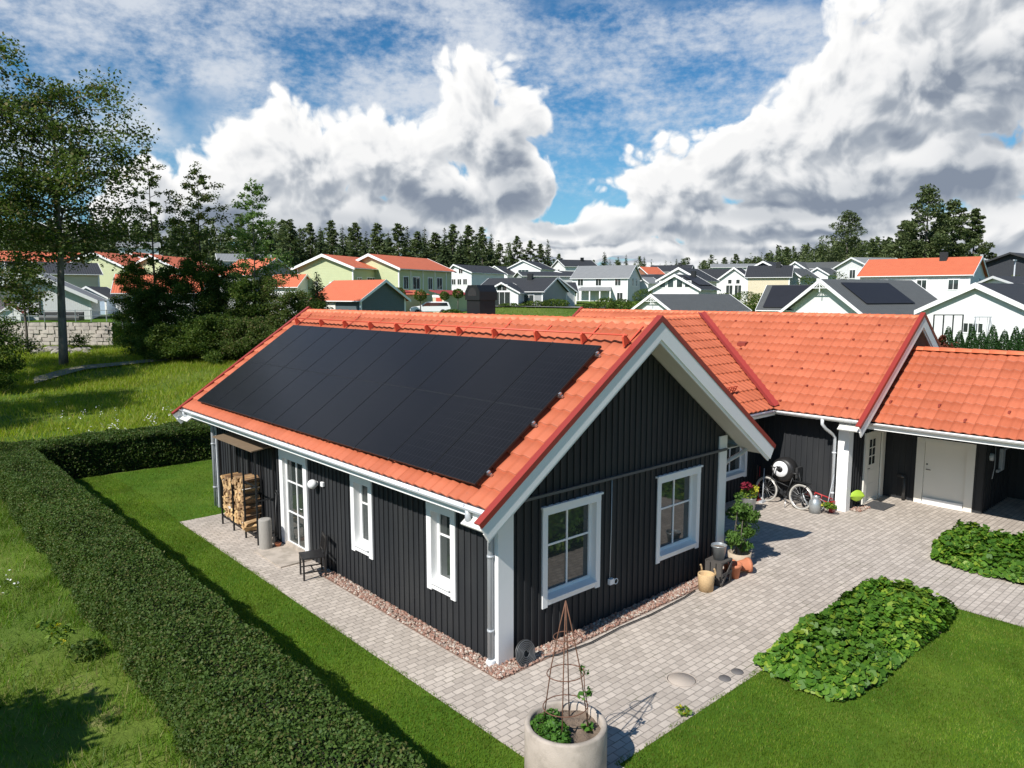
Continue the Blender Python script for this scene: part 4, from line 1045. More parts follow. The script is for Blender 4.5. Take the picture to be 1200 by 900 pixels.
mb = MB(); mb.tube([(14.62, -.62, -.05), (14.62, -.62, .62)], .045, 10); mb.tube([(14.62, -.62, .62), (14.62, -.45, .66)], .05, 10); tag(mb.build('vent_pipe', M['dark_metal']), 'short dark grey vent pipe in the corner between entrance and garage door', 'vent pipe')
for k, (x, z) in enumerate(((15.2, 1.43),)):
    mb = MB(); mb.lathe([(.001, -.10), (.10, -.09), (.11, -.03), (.11, -.02)], (x, -2.5, z), 18, 1); tag(mb.build('outdoor_lamp', M['gutter_grey']), 'round grey lamp on the dark carport wall', 'wall lamp')
mb = MB(); mb.box(15.95, -2.62, .95, 16.15, -2.53, 1.55); mb.box(15.7, -2.6, .93, 16.0, -2.54, 1.0); mb.box(16.1, -2.6, 1.48, 16.6, -2.54, 1.56); tag(mb.build('pipe_bracket', M['gutter_grey']), 'angular grey bracket on the dark carport wall', 'bracket')
mb = MB(); mb.tube([(15.55, -2.53, 1.75), (15.55, -2.54, 1.1), (15.4, -2.54, .8)], .012, 5); tag(mb.build('cable', M['gutter_grey']), 'thin grey cable hanging on the dark carport wall', 'cable')
# ------------------------------------------------------------------ grass, hedges, beds
def blades(name, XY, Z, hmin, hmax, wd, rng, m, lean=.45):
    n = len(XY); a = rng.uniform(0, 6.283, n); h = rng.uniform(hmin, hmax, n); w = wd*rng.uniform(.6, 1.4, n)
    la = rng.uniform(0, 6.283, n); ll = h*lean*rng.uniform(.2, 1.2, n)
    b = np.stack([XY[:, 0], XY[:, 1], Z], -1); s = np.stack([np.cos(a)*w/2, np.sin(a)*w/2, 0*a], -1)
    tip = b+np.stack([np.cos(la)*ll, np.sin(la)*ll, h], -1)
    return np_mesh(name, np.stack([b-s, b+s, tip], 1).reshape(-1, 3), 3, m)
def inpoly(X, poly):
    c = np.zeros(len(X), bool); n = len(poly)
    for i in range(n):
        (x1, y1), (x2, y2) = poly[i], poly[(i+1) % n]
        k = ((y1 > X[:, 1]) != (y2 > X[:, 1])) & (X[:, 0] < (x2-x1)*(X[:, 1]-y1)/(y2-y1+1e-12)+x1); c ^= k
    return c
rng = np.random.default_rng(5)
# bare tan spots in the rough grass
BARE = [(-5.6, 10.9, .32), (-5.25, 5.1, .28), (-4.75, 3.55, .26), (-4.7, 3.95, .2), (-5.0, 3.9, .17), (-4.85, 1.9, .24), (-4.62, 1.95, .22), (-4.7, 5.6, .26), (-5.9, 8.1, .3), (-5.5, 6.6, .22), (-4.6, 7.8, .25), (-6.3, 6.0, .3)]
def rect(n, x0, y0, x1, y1): return np.stack([rng.uniform(x0, x1, n), rng.uniform(y0, y1, n)], -1)
def patchy(X, lo=.35, f=1.1):
    """drop part of the points in soft patches so the turf is uneven"""
    v = .5+.25*(np.sin(X[:, 0]*f*2.1+1.3*np.sin(X[:, 1]*f*1.7))+np.sin(X[:, 1]*f*2.7+1.1*np.sin(X[:, 0]*f*1.3)))
    return X[rng.random(len(X)) < lo+(1-lo)*v]
def edge_keep(X, x0, y0, x1, y1):
    # ragged rim: some blades lean out over the paving
    o = np.maximum(np.maximum(x0-X[:, 0], X[:, 0]-x1), np.maximum(y0-X[:, 1], X[:, 1]-y1))
    lim = .035+.035*np.sin(X[:, 0]*9+2*np.sin(X[:, 1]*4))*np.sin(X[:, 1]*7+X[:, 0]*3)
    return X[o < lim]
A = edge_keep(patchy(rect(270000, -.6, -11, 7.8, -2.75), .5), -.5, -12, 7.7, -2.85)
tag(blades('grass', A, np.full(len(A), -.056), .022, .05, .011, rng, L['lawn']), 'short mown grass on the lawn in front of the paving', 'grass', kind='stuff')
A = np.concatenate([edge_keep(patchy(rect(145000, -3.4, -6.5, -1.18, 17.7), .5), -9, -19, -1.28, 99), edge_keep(patchy(rect(52000, -1.3, 10.9, 6, 17.7), .5), -9, 11.0, 99, 99)])
tag(blades('grass', A, np.full(len(A), -.056), .022, .052, .012, rng, L['lawn']), 'short mown grass between the hedges and the black house', 'grass', kind='stuff')
A = patchy(patchy(rect(210000, -9.5, -3, -4.3, 19), .25, .6), .15, 1.9)
for bx_, by_, br_ in BARE:
    dd_ = np.hypot((A[:, 0]-bx_)/1.5, (A[:, 1]-by_)/.8)/br_
    A = A[(dd_ > 1) | (rng.random(len(A)) < .22+.5*np.clip(dd_, 0, 1)**2)]
tag(blades('tall_grass', A, hgt_np(A[:, 0], A[:, 1]), .04, .17, .012, rng, L['rough'], .8), 'rough unmown grass outside the clipped hedge', 'grass', kind='stuff')
def fan(n, d0, d1, px0, px1):
    d = np.sqrt(rng.uniform(d0*d0, d1*d1, n)); px = rng.uniform(px0, px1, n); s = (px-600)/FPX
    f = np.array([math.cos(YAW), math.sin(YAW)]); r = np.array([math.sin(YAW), -math.cos(YAW)])
    return np.array([CAM.x, CAM.y])+d[:, None]*(f[None]+s[:, None]*r[None])
A = patchy(fan(170000, 24, 62, -60, 420), .2, .35); A = A[(A[:, 1] > 19.3)]
tag(blades('meadow_grass', A, hgt_np(A[:, 0], A[:, 1])-.01, .10, .34, .035, rng, L['meadow'], .8), 'tall sunny meadow grass beyond the far hedge', 'grass', kind='stuff')
A = fan(30000, 62, 130, -60, 760); tag(blades('far_grass', A, hgt_np(A[:, 0], A[:, 1])-.01, .08, .25, .06, rng, L['lawn'], .6), 'green grass of the far lawns between the houses', 'grass', kind='stuff')
A = np.concatenate([fan(16, 27, 31, 95, 130), fan(24, 27, 33, 165, 205), fan(30, 29, 36, 60, 260), fan(10, 26, 29, 130, 180)]); A = A[A[:, 1] > 19.4]
C = np.repeat(np.column_stack([A, hgt_np(A[:, 0], A[:, 1])+.36]), 6, 0)+rng.normal(0, .06, (len(A)*6, 3))
tag(np_mesh('wildflowers', leafset(C, .055, rng, .8, .8), 4, L['flower_white']), 'white wildflowers in the meadow beyond the hedge', 'flowers', kind='stuff')
A = np.concatenate([rect(14, -6.0, 8, -5.1, 10.5)]); C = np.repeat(np.column_stack([A, np.full(len(A), .12)]), 6, 0)+rng.normal(0, .05, (len(A)*6, 3))
tag(np_mesh('daisies', leafset(C, .05, rng, .8, .8), 4, L['flower_white']), 'white daisies in the rough grass outside the hedge', 'flowers', kind='stuff')

def hedge(name, lab, x0, y0, x1, y1, h, n, sz):
    rt = thing(name, lab, 'hedge', ((x0+x1)/2, (y0+y1)/2, -.06)); o = np.array(rt.location)
    a = []
    lx, ly = x1-x0, y1-y0
    areas = np.array([lx*ly, ly*h, ly*h, lx*h, lx*h]); cnt = (n*areas/areas.sum()).astype(int)
    def jit(m): return -np.abs(rng.normal(0, .055, m))+rng.exponential(.012, m)
    def bump(u, v): return .045*np.sin(u*2.3+1.7*np.sin(v*1.9))+.035*np.sin(v*3.7+u*1.1)+.03*np.sin(u*7.1+v*5.3)
    m = cnt[0]; X, Y = rng.uniform(x0, x1, m), rng.uniform(y0, y1, m)
    edge = np.minimum(np.minimum(X-x0, x1-X), np.minimum(Y-y0, y1-Y)); Z = h+jit(m)+bump(X, Y)-.10*np.exp(-edge/.10); a.append(np.stack([X, Y, Z], -1))
    for k, xx, sg in ((1, x0, -1), (2, x1, 1)):
        m = cnt[k]; Y, Z = rng.uniform(y0, y1, m), h*rng.random(m)**.85; a.append(np.stack([xx+sg*(jit(m)+bump(Y, Z)-.10*(Z/h)**3-.03), Y, Z], -1))
    for k, yy, sg in ((3, y0, -1), (4, y1, 1)):
        m = cnt[k]; X, Z = rng.uniform(x0, x1, m), h*rng.random(m)**.85; a.append(np.stack([X, yy+sg*(jit(m)+bump(X, Z)-.10*(Z/h)**3-.03), Z], -1))
    C = np.concatenate(a); C[:, :2] -= o[:2]
    # sprigs sticking out on top
    np_mesh('foliage', leafset(C, sz, rng, .25, .62), 4, L['hedge'], rt)
    mb = MB(); e = .17; mb.box(x0+e-o[0], y0+e-o[1], 0, x1-e-o[0], y1-e-o[1], h-e); mb.build('light_block', L['hedge_core'], rt)  # solid dark box added inside the leaves to block light
hedge('hedge', 'long clipped green hedge running from the foreground along the left lawn', -4.42, -4.2, -3.22, 19.2, 1.2, 330000, .044)
hedge('hedge', 'clipped dark hedge crossing behind the left lawn at the far end', -3.3, 17.75, 9, 19.25, 1.2, 90000, .065)

def leafy_bed(lab, poly, n, h, sz):
    xs = [p[0] for p in poly]; ys = [p[1] for p in poly]; cx_, cy_ = sum(xs)/len(xs), sum(ys)/len(ys)
    rt = thing('flower_bed', lab, 'flower bed', (cx_, cy_, -.05))
    X = rect(n*3, min(xs), min(ys), max(xs), max(ys)); X = X[inpoly(X, poly)][:n]
    # distance to the rim lowers the canopy
    P2 = np.array(poly); d = np.full(len(X), 9.)
    for i in range(len(poly)):
        a, b = P2[i], P2[(i+1) % len(poly)]; ab = b-a; t_ = np.clip(((X-a)@ab)/(ab@ab), 0, 1); d = np.minimum(d, np.linalg.norm(X-a-t_[:, None]*ab, axis=1))
    hz = h*(.30+.70*np.clip(d/.30, 0, 1)**.7)*(.74+.30*np.sin(X[:, 0]*8.1+2*np.sin(X[:, 1]*6.3))*np.sin(X[:, 1]*9.2+1)+.14*np.sin(X[:, 0]*2.3+X[:, 1]*3.1)+rng.normal(0, .10, len(X)))
    hz *= np.where(rng.random(len(X)) < .45, rng.uniform(.35, .9, len(X)), 1)
    C = np.column_stack([X[:, 0]-cx_, X[:, 1]-cy_, hz])
    # lobed round leaves: fan of 7 points around a dented stalk point
    m = len(C); nr = rng.normal(0, .5, (m, 3)); nr[:, 2] = 1; out = np.column_stack([X[:, 0]-cx_, X[:, 1]-cy_, 0*d]); nr += .9*np.exp(-d/.15)[:, None]*out/np.maximum(np.linalg.norm(out, axis=1), .1)[:, None]
    nr /= np.linalg.norm(nr, axis=1)[:, None]
    t_ = rng.normal(size=(m, 3)); t_ -= nr*(t_*nr).sum(1)[:, None]; t_ /= np.linalg.norm(t_, axis=1)[:, None]; b = np.cross(nr, t_)
    s = sz*rng.uniform(.6, 1.3, m)
    ang = np.linspace(.35, 2*math.pi-.35, 9); rr = np.array([.75, 1.0, .86, 1.05, .9, 1.05, .86, 1.0, .75])
    ring = [C+s[:, None]*r_*.5*(t_*math.cos(q)+b*math.sin(q))+nr*(s*.10*(k % 2))[:, None] for k, (q, r_) in enumerate(zip(ang, rr))]
    V = np.stack([C-nr*(s*.08)[:, None]]+ring, 1).reshape(-1, 3)
    np_mesh('leaves', V, 10, L['bed'], rt)
    k = len(C)//3; q = C[:k].copy(); st = np.stack([q*[1, 1, 0]-[.004, 0, 0], q*[1, 1, 0]+[.004, 0, 0], q], 1).reshape(-1, 3); np_mesh('stalks', st, 3, L['bed'], rt)
    mb = MB(); pp = [(p[0]*.96+cx_*.04-cx_, p[1]*.96+cy_*.04-cy_, .012) for p in poly]; mb.add(pp, [tuple(range(len(pp)))]); mb.build('soil', M['soil'], rt)
leafy_bed('large leafy green bed between the paving and the right lawn', [(2.95, -2.72), (2.75, -3.5), (2.85, -4.1), (3.8, -4.25), (5.2, -4.2), (6.4, -4.3), (7.35, -4.2), (7.6, -3.5), (7.5, -2.75), (6.6, -2.55), (5.6, -2.66), (4.6, -2.62), (3.7, -2.68)], 8500, .40, .115)
leafy_bed('smaller leafy green bed in the paving in front of the carport', [(10.0, -2.9), (9.85, -3.6), (9.8, -6.5), (12.6, -6.5), (12.7, -3.6), (12.5, -2.6), (11.2, -2.55)], 8500, .40, .115)
rs = thing('rose_bush', 'young pale green plant with yellow leaves in the rough grass beside the hedge', 'plant', (-4.95, 4.9, -.06))
C = np.concatenate([blob(rng, (-.1, .05, .38), (.22, .2, .2), 90, .2), blob(rng, (-.25, .1, .55), (.15, .12, .1), 30, .2)]); np_mesh('leaves', leafset(C, .13, rng, .4, .38), 4, L['rose'], rs)
C = blob(rng, (.18, -.3, .15), (.26, .2, .16), 260, .2); np_mesh('low_leaves', leafset(C, .08, rng, .4, .5), 4, L['bush'], rs)

# ------------------------------------------------------------------ trees
def deciduous(name, lab, loc, H, base, R, leafmat, bark, seed, n_limbs=26, leaf=.2, per=260, fine=1.0, shape=None, group=None, trunk_r=.28, cat='tree', lean=0, clump=1.0, up=.35):
    rg = np.random.default_rng(seed); rt = thing(name, lab, cat, loc, 0, group)
    mb = MB(); pts = []; wob = rg.normal(0, .03*R, (12, 2)).cumsum(0)*.5
    for i in range(12): f = i/11; pts.append((wob[i, 0]+lean*f*f, wob[i, 1], H*.96*f))
    mb.tube(pts, [trunk_r*(1-.93*i/11) for i in range(12)], 8); mb.build('trunk', bark, rt)
    lb = MB(); C = []
    shape = shape or (lambda f: math.sin(math.pi*min(1, .12+f*.88))**.7)
    for k in range(n_limbs):
        f = (k+.5)/n_limbs; z = base+(H*.95-base)*f; a = k*2.4+rg.uniform(-.4, .4); ln = R*shape(f)*rg.uniform(.65, 1.15)
        zi = min(int(z/(H*.96)*11), 10); tt = z/(H*.96)*11-zi
        p = Vector(pts[zi]).lerp(Vector(pts[zi+1]), min(1, tt))
        d = Vector((math.cos(a), math.sin(a), up+rg.uniform(-.3, .35)))
        p1 = p+d*ln*.5; p2 = p1+Vector((d.x, d.y, d.z*.4-.12)).normalized()*ln*.55
        lb.tube([p, p1, p2], [trunk_r*.35*(1-f*.6), trunk_r*.2*(1-f*.6), .015], 5)
        for j in range(3):
            q = p1.lerp(p2, j/2) if j else p.lerp(p1, .75)
            r = clump*(.30*ln+.35)*rg.uniform(.6, 1.1)*(.75 if j == 0 else 1)
            nn = int(fine*per/3*rg.uniform(.6, 1.3)*max(.35, min(1.3, ln/R+.25)))
            dv_ = rg.normal(size=(nn, 3)); dv_ /= np.linalg.norm(dv_, axis=1)[:, None]; C.append(np.array(q)+dv_*np.array((r, r, r*.8))*(rg.random(nn)**.62)[:, None]*1.08)
    C.append(blob(rg, (pts[-1][0], pts[-1][1], H*.96), (.35*R*.6, .35*R*.6, H*.04), int(per*.4), .2))
    lb.build('limbs', bark, rt)
    C = np.concatenate(C); np_mesh('crown', leafset(C, leaf/math.sqrt(fine)*1.05, rg, .15, .7), 4, leafmat, rt)
    return rt
def px_tree(fn, px, depth, ytop, **k):
    p = at(px, depth); H = 5.72-(ytop-345.6)*depth/FPX-p.z
    return p, H
def T(px, depth, ytop): p = at(px, depth); return p, 5.72-(ytop-345.6)*depth/FPX-p.z
p, H = T(77, 50, 103); deciduous('aspen_tree', 'tall full leafy tree with a bare straight trunk left of the houses', p, H, H*.36, 4.5, L['tree'], M['bark_pale'], 31, 52, .20, 470, trunk_r=.30, shape=lambda f: .55+.6*math.sin(math.pi*(f*.8+.15)))
p, H = T(-30, 47, 46); deciduous('aspen_tree', 'tall leafy tree cut by the left edge of the view', p, H, H*.24, 4.1, L['tree'], M['bark_pale'], 32, 46, .185, 500, trunk_r=.30, shape=lambda f: .7+.4*math.sin(math.pi*f))
p, H = T(188, 57, 170); deciduous('aspen_tree', 'thin dark sparse tree, leftmost of the slender ones behind the shrubs', p, H, H*.30, 1.7, L['tree'], M['bark'], 33, 40, .15, 130, trunk_r=.12, clump=.5)
p, H = T(240, 57, 195); deciduous('aspen_tree', 'slender half-bare tree in the middle of the three behind the shrubs', p, H, H*.36, 2.3, L['tree'], M['bark'], 34, 42, .16, 190, trunk_r=.12, clump=.6)
p, H = T(303, 58, 214); deciduous('aspen_tree', 'pale green young tree, rightmost of the slender ones behind the shrubs', p, H, H*.36, 2.5, L['tree_pale'], M['bark_pale'], 35, 40, .17, 210, trunk_r=.10, clump=.62, shape=lambda f: 1.05-.75*f)
p, H = T(36, 58, 300); deciduous('young_tree', 'small dark leafy tree in front of the white gabled garage', p, H, H*.38, 1.9, L['tree'], M['bark'], 36, 16, .18, 260, trunk_r=.12)
p, H = T(-6, 41, 362); deciduous('shrub', 'dark rounded shrub at the left edge beside the meadow path', p, H, .3, 1.9, L['bush'], M['bark'], 37, 22, .15, 420, fine=1.8, trunk_r=.1, cat='shrub')
p, H = T(96, 60, 392); deciduous('shrub', 'small shrub in front of the stone wall beside the tall tree trunk', p, H, .1, .7, L['bush'], M['bark'], 38, 8, .12, 120, trunk_r=.04, cat='shrub')
BUSH = [(164, 58, 306, 1.5, 'narrow dark shrub at the left end of the thicket', L['bush']), (182, 55, 338, 1.7, 'low dark shrub below the thinnest tree of the thicket', L['bush']), (206, 57, 312, 1.9, 'dark bushy shrub between the thin tree and the half-bare tree', L['bush']),
 (232, 55, 300, 2.1, 'tallest dark shrub of the thicket below the half-bare tree', L['bush']), (262, 57, 311, 2.0, 'dense dark shrub between the half-bare tree and the pale tree', L['bush']), (288, 55, 326, 1.9, 'mid green shrub left of the pale young tree', L['bush']),
 (316, 57, 324, 1.9, 'dense shrub right below the pale young tree', L['tree']), (343, 55, 342, 1.9, 'mid green shrub directly beyond the far end of the solar roof', L['tree']), (368, 60, 352, 1.6, 'rounded shrub left of the small spruce', L['bush']), (248, 52, 372, 1.7, 'low front shrub in the middle of the thicket', L['bush']), (196, 52, 384, 1.5, 'low front shrub at the left of the thicket', L['bush']), (300, 52, 376, 1.8, 'low front shrub at the right of the thicket', L['tree'])]
for k, (px, d, yt, R, lab, lm) in enumerate(BUSH):
    p, H = T(px, d, yt); deciduous('shrub', lab, p, H, .25, R, lm, M['bark'], 50+k, 30, .17, 430, fine=2.2, trunk_r=.10, cat='shrub', group='shrubs of the thicket beyond the meadow', shape=lambda f: 1.0-.55*f*f, clump=.95)

def conifer_mesh(seed, H, R, n, base=.06, droop=.35, size=.5, ragged=.3, whorl=None):
    rg = np.random.default_rng(seed); f = 1-np.sqrt(rg.random(n)); f = base+(1-base)*f
    if whorl: f = np.clip((np.round(f*whorl)+rg.normal(0, .13, n))/whorl, base, 1)
    a = rg.uniform(0, 6.283, n); nb = 9; lobes = 1-ragged+ragged*np.sin(a*nb+np.round(f*(whorl or 14))*2.1+rg.uniform(0, 1))
    rr = R*np.power(1-f, .85)*lobes*np.sqrt(rg.uniform(.12, 1, n))+.04*R
    d = np.stack([np.cos(a), np.sin(a), 0*a], -1); z = f*H-rr*droop
    C = np.stack([np.cos(a)*rr, np.sin(a)*rr, z], -1)
    t = d+np.array([0, 0, -droop])+rg.normal(0, .25, (n, 3)); t /= np.linalg.norm(t, axis=1)[:, None]
    up = np.array([0, 0, 1.])+rg.normal(0, .35, (n, 3)); b = np.cross(t, up); b /= np.linalg.norm(b, axis=1)[:, None]; nr = np.cross(b, t)
    s = (size*rg.uniform(.6, 1.3, n)*(.45+.55*(1-f)))[:, None]
    return np.stack([C-t*s*.5, C+b*s*.26-nr*s*.06, C+t*s*.5, C-b*s*.26-nr*s*.06], 1).reshape(-1, 3)
def pine_mesh(seed, H, R, n, base=.42, size=.5):
    rg = np.random.default_rng(seed); C = []; K = 44
    for k in range(K):
        f = base+(1-base)*((k+.5)/K)**.9; a = k*2.4+rg.uniform(-.6, .6); env = (1-(f-base)/(1-base))**.75*(.55+.45*min(1, (f-base)/.18+.35))+.06
        r = R*env*rg.uniform(.25, 1.05); cr = R*(.13+.20*env)*rg.uniform(.7, 1.2)
        C.append(blob(rg, (math.cos(a)*r, math.sin(a)*r, f*H-.06*r), (cr, cr, cr*.5), max(4, int(n/K*(.5+env))), .3))
    C = np.concatenate(C); return leafset(C, size, rg, .35, .42)
def conifer(name, verts, H, tr, leafm, lab, loc, group=None, barkm=None, s=1.0, rz=0):
    rt = thing(name, lab, 'tree', loc, rz, group)
    mb = MB(); mb.tube([(0, 0, -.5), (0, 0, H*.5), (0, 0, H*.98)], [tr, tr*.6, .03], 7); mb.build('trunk', barkm or M['bark'], rt)
    np_mesh('crown', verts, 4, leafm, rt); rt.scale = (s, s, s)
    return rt
p, H = T(375, 62, 318); conifer('spruce_tree', conifer_mesh(1, H, 2.4, 6500, .03, .3, .42, .35, None), H, .12, L['tree'], 'small pale spruce right of the thicket in front of the grey garage', p)
protos = {}
def proto(kind, seed):
    if (kind, seed) not in protos:
        v = conifer_mesh(seed, 16, 3.3, 2100, .08, .30, 1.05, .45, None) if kind == 'spruce_tree' else pine_mesh(seed, 16, 3.2, 1900, .22, .75)
        protos[kind, seed] = [v, None]
    return protos[kind, seed]
def far_tree(kind, seed, px, depth, ytop, lab, group, wid=1.0):
    p, H = T(px, depth, ytop); pr = proto(kind, seed); s = H/16
    if pr[1] is None:
        o = conifer(kind, pr[0], 16, .22, L['spruce'] if kind == 'spruce_tree' else L['pine'], lab, p, group); pr[1] = o
    else: o = copy_tree(pr[1]); o['label'] = lab
    o.location = p; o.rotation_euler = (0, 0, random.uniform(0, 6.28)); o.scale = (s*wid, s*wid, s)
    if group: o['group'] = group
    return o
SK = [(346,263),(357,266),(369,262),(381,268),(394,261),(406,267),(421,264),(433,270),(446,266),(459,271),(470,267),(480,266),(491,272),(500,268),(512,274),(523,270),(532,266),(541,273),(550,268),(558,276),(566,271),(576,273),(586,285),(335,268),(322,270)]
for k, (px, y) in enumerate(SK):
    far_tree('spruce_tree' if k % 2 else 'pine_tree', k % 4, px, 172+(k*37) % 26, y+(k*7 % 5)-2, 'dark conifer in the row on the skyline behind the pale green houses', 'skyline conifers behind the pale green houses', random.uniform(.95, 1.35))
for k, (px, y) in enumerate([(598,286),(606,279),(621,284),(641,281),(633,288),(654,299)]):
    far_tree('pine_tree' if k % 3 else 'spruce_tree', k % 4, px, 205, y, 'conifer in the small clump on the skyline above the grey bungalow', 'skyline conifers above the grey bungalow', 1.1)
for k, (px, y, lab) in enumerate([(706,295,'broad round conifer on the skyline just left of the far white ridge'),(722,301,'narrow conifer directly above the roof of the white two-storey house'),(731,299,'pointed conifer right of the narrow one above the white two-storey house'),(752,301,'dark conifer above the small red far house'),(789,303,'lone pale conifer above the long far black roof')]):
    far_tree('spruce_tree', (k+1) % 4, px, 260, y, lab, None, 1.5 if k == 0 else 1.1)
for k, (px, y) in enumerate([(836,306),(844,303),(852,302),(857,299),(868,302),(878,304),(886,300),(893,298),(905,294),(915,291),(925,290)]):
    far_tree('pine_tree' if k % 2 else 'spruce_tree', k % 4, px, 230, y, 'conifer in the row rising to the right behind the black roofed houses', 'conifers rising behind the black roofed houses', 1.2)
def big_pine(px, depth, ytop, R, seed, lab, n=8500):
    p, H = T(px, depth, ytop); rg = np.random.default_rng(seed)
    conifer('pine_tree', pine_mesh(seed, H, R, n, .16, .5), H, .28, L['pine'], lab, p)
big_pine(984, 150, 252, 7.6, 5, 'tall rounded pine left of the red roofed white house')
big_pine(1074, 112, 224, 6.4, 6, 'tallest pine behind the red roofed white house')
big_pine(1052, 116, 262, 4.6, 7, 'lower pine left of the tallest pine')
big_pine(1103, 114, 240, 5.2, 8, 'dense pine right of the tallest pine')
big_pine(1129, 120, 249, 3.8, 9, 'rightmost slim pine at the end of the red roof')
big_pine(1090, 125, 258, 4.5, 10, 'pine half hidden between the tallest and the dense pine')
def forest(name, lab, specs, seed):
    rg = np.random.default_rng(seed); V = []; base = [conifer_mesh(s, 1, .19, 230, .10, .30, .10, .4, None) for s in range(3)]+[pine_mesh(s, 1, .19, 230, .25, .075) for s in range(3)]
    for px, depth, ytop, w in specs:
        p = at(px, depth); H = max(4, 5.72-(ytop-345.6)*depth/FPX-p.z); v = base[rg.integers(6)].copy(); a = rg.uniform(0, 6.28)
        x = v[:, 0]*math.cos(a)-v[:, 1]*math.sin(a); y = v[:, 0]*math.sin(a)+v[:, 1]*math.cos(a)
        V.append(np.stack([x*H*w+p.x, y*H*w+p.y, v[:, 2]*H+p.z], -1))
        tr = H*.012; q = [[p.x-tr, p.y+tr, p.z], [p.x+tr, p.y-tr, p.z], [p.x+tr*.5, p.y-tr*.5, p.z+H*.8], [p.x-tr*.5, p.y+tr*.5, p.z+H*.8]]; V.append(np.array(q))
    o = np_mesh(name, np.concatenate(V), 4, L['pine']); return tag(o, lab, 'forest', kind='stuff')
rg = np.random.default_rng(77)
S = []
for k in range(330):
    px = rg.uniform(-160, 345); S.append((px, rg.uniform(165, 235), 266+rg.normal(0, 6), rg.uniform(.8, 1.2)))
for k in range(170): S.append((rg.uniform(340, 600), rg.uniform(200, 240), 285+rg.normal(0, 5), rg.uniform(.8, 1.2)))
forest('forest', 'dense conifer forest behind the red roofed houses on the left', S, 1)
S = []
for k in range(260):
    px = rg.uniform(835, 1090); yt = np.interp(px, [835, 900, 950, 1000, 1090], [312, 299, 289, 284, 290]); S.append((px, rg.uniform(190, 260), yt+rg.normal(0, 4), rg.uniform(.9, 1.3)))
for k in range(90): S.append((rg.uniform(1080, 1330), rg.uniform(200, 250), 318+rg.normal(0, 5), rg.uniform(.9, 1.3)))
forest('forest', 'wooded hill behind the black roofed houses on the right', S, 2)
S = [(px, rg.uniform(520, 640), 306+rg.normal(0, 2), 1.5) for px in rg.uniform(-200, 1400, 420)]
forest('forest', 'distant low forest along the horizon', S, 3)
# clipped conifers behind the garage roof
th = None
for k in range(13):
    px = 1108+k*12.6+random.uniform(-2, 2); d = 43; p, H = T(px, d, 379+random.uniform(0, 7))
    if th is None:
        H0 = H; rgt = np.random.default_rng(4); n = 13000; f = 1-np.sqrt(rgt.random(n)); a = rgt.uniform(0, 6.283, n); r = .70*np.power(1-f, .62)*np.sqrt(rgt.uniform(.45, 1, n))
        C = np.stack([np.cos(a)*r, np.sin(a)*r, f*H], -1); th = o = conifer('thuja', leafset(C, .10, rgt, .0, .45), H*.9, .05, L['thuja'], '', p)
        o['category'] = 'conifer hedge'
    else: o = copy_tree(th)
    o.location = p; o.rotation_euler = (0, 0, k*1.1); s = H/H0; o.scale = (s*random.uniform(.9, 1.1),)*2+(s,)
    o['label'] = 'pointed green thuja in the row behind the carport roof'; o['group'] = 'thujas behind the carport roof'
p, H = T(1101, 42, 392); deciduous('shrub', 'reddish brown shrub at the left end of the thuja row', p, H, .1, .8, leaf_mat('red_leaf', (.10, .03, .02), (.20, .06, .03), .3), M['bark'], 71, 10, .13, 200, trunk_r=.05, cat='shrub')
# trees beyond the view on the left and right, whose shadows and reflections the photograph shows
for k, (x, y, H, R, b, lab) in enumerate([(-9.6, 2.3, 3.9, 1.05, 1.3, 'round leafy tree outside the view, its shadow on the rough grass'), (-10.5, 9.2, 3.8, 1.0, 1.6, 'leafy tree outside the view on the left'), (-14, 33, 17, 4.5, 5, 'broad tree outside the view left of the meadow'), (-9.5, 44, 18, 4.5, 6, 'second broad tree outside the view left of the meadow')]):
    deciduous('leafy_tree', lab, (x, y, hgt(x, y)), H, b, R, L['tree'], M['bark'], 90+k, 30, .16 if H < 8 else .3, 420, trunk_r=.1 if H < 8 else .25, shape=(lambda f: math.sin(math.pi*(.15+.75*f))))
hedge('hedge', 'tall clipped hedge beyond the right lawn, outside the view', 6, -24, 26, -22.5, 2.2, 9000, .22)
# rocks below the stone wall
rk = []
for k in range(16):
    p = at(random.uniform(34, 134), random.uniform(57, 61)); mb = MB(); r = random.uniform(.3, .62); mb.sphere((0, 0, 0), r, 8, 6, (1.3, .9, .6))
    mb.v = [(x*random.uniform(.8, 1.2), y*random.uniform(.8, 1.2), z*random.uniform(.75, 1.2)) for x, y, z in mb.v]; mb.s = [False]*len(mb.f)
    o = mb.build('rock', M['rock'] if 'rock' in M else M.setdefault('rock', mat('rock', (.30, .27, .24), .9, .25, 5, .4, 20))); o.location = p; o.rotation_euler = (0, 0, random.uniform(0, 6))
    tag(o, 'grey boulder on the dry bank below the stone wall', 'rock', 'boulders below the stone wall')
# meadow path
mb = MB(); pth = [(40, 44.0, 2.0), (75, 46.8, 2.0), (100, 48.6, 1.6), (140, 50, 1.2), (190, 52, 1.2), (250, 54, 1.2), (330, 57, 1.2)]; vs = []; 
for i in range(len(pth)-1):
    for j in range(6):
        f = j/6; px, d, w_ = [a*(1-f)+b*f for a, b in zip(pth[i], pth[i+1])]
        for dd in (-w_/2, w_/2):
            q = at(px, d+dd); vs.append((q.x, q.y, q.z+.14))
n = len(vs)//2; mb.add(vs, [(2*i, 2*i+2, 2*i+3, 2*i+1) for i in range(n-1)]); tag(mb.build('path', M['path']), kind='structure')
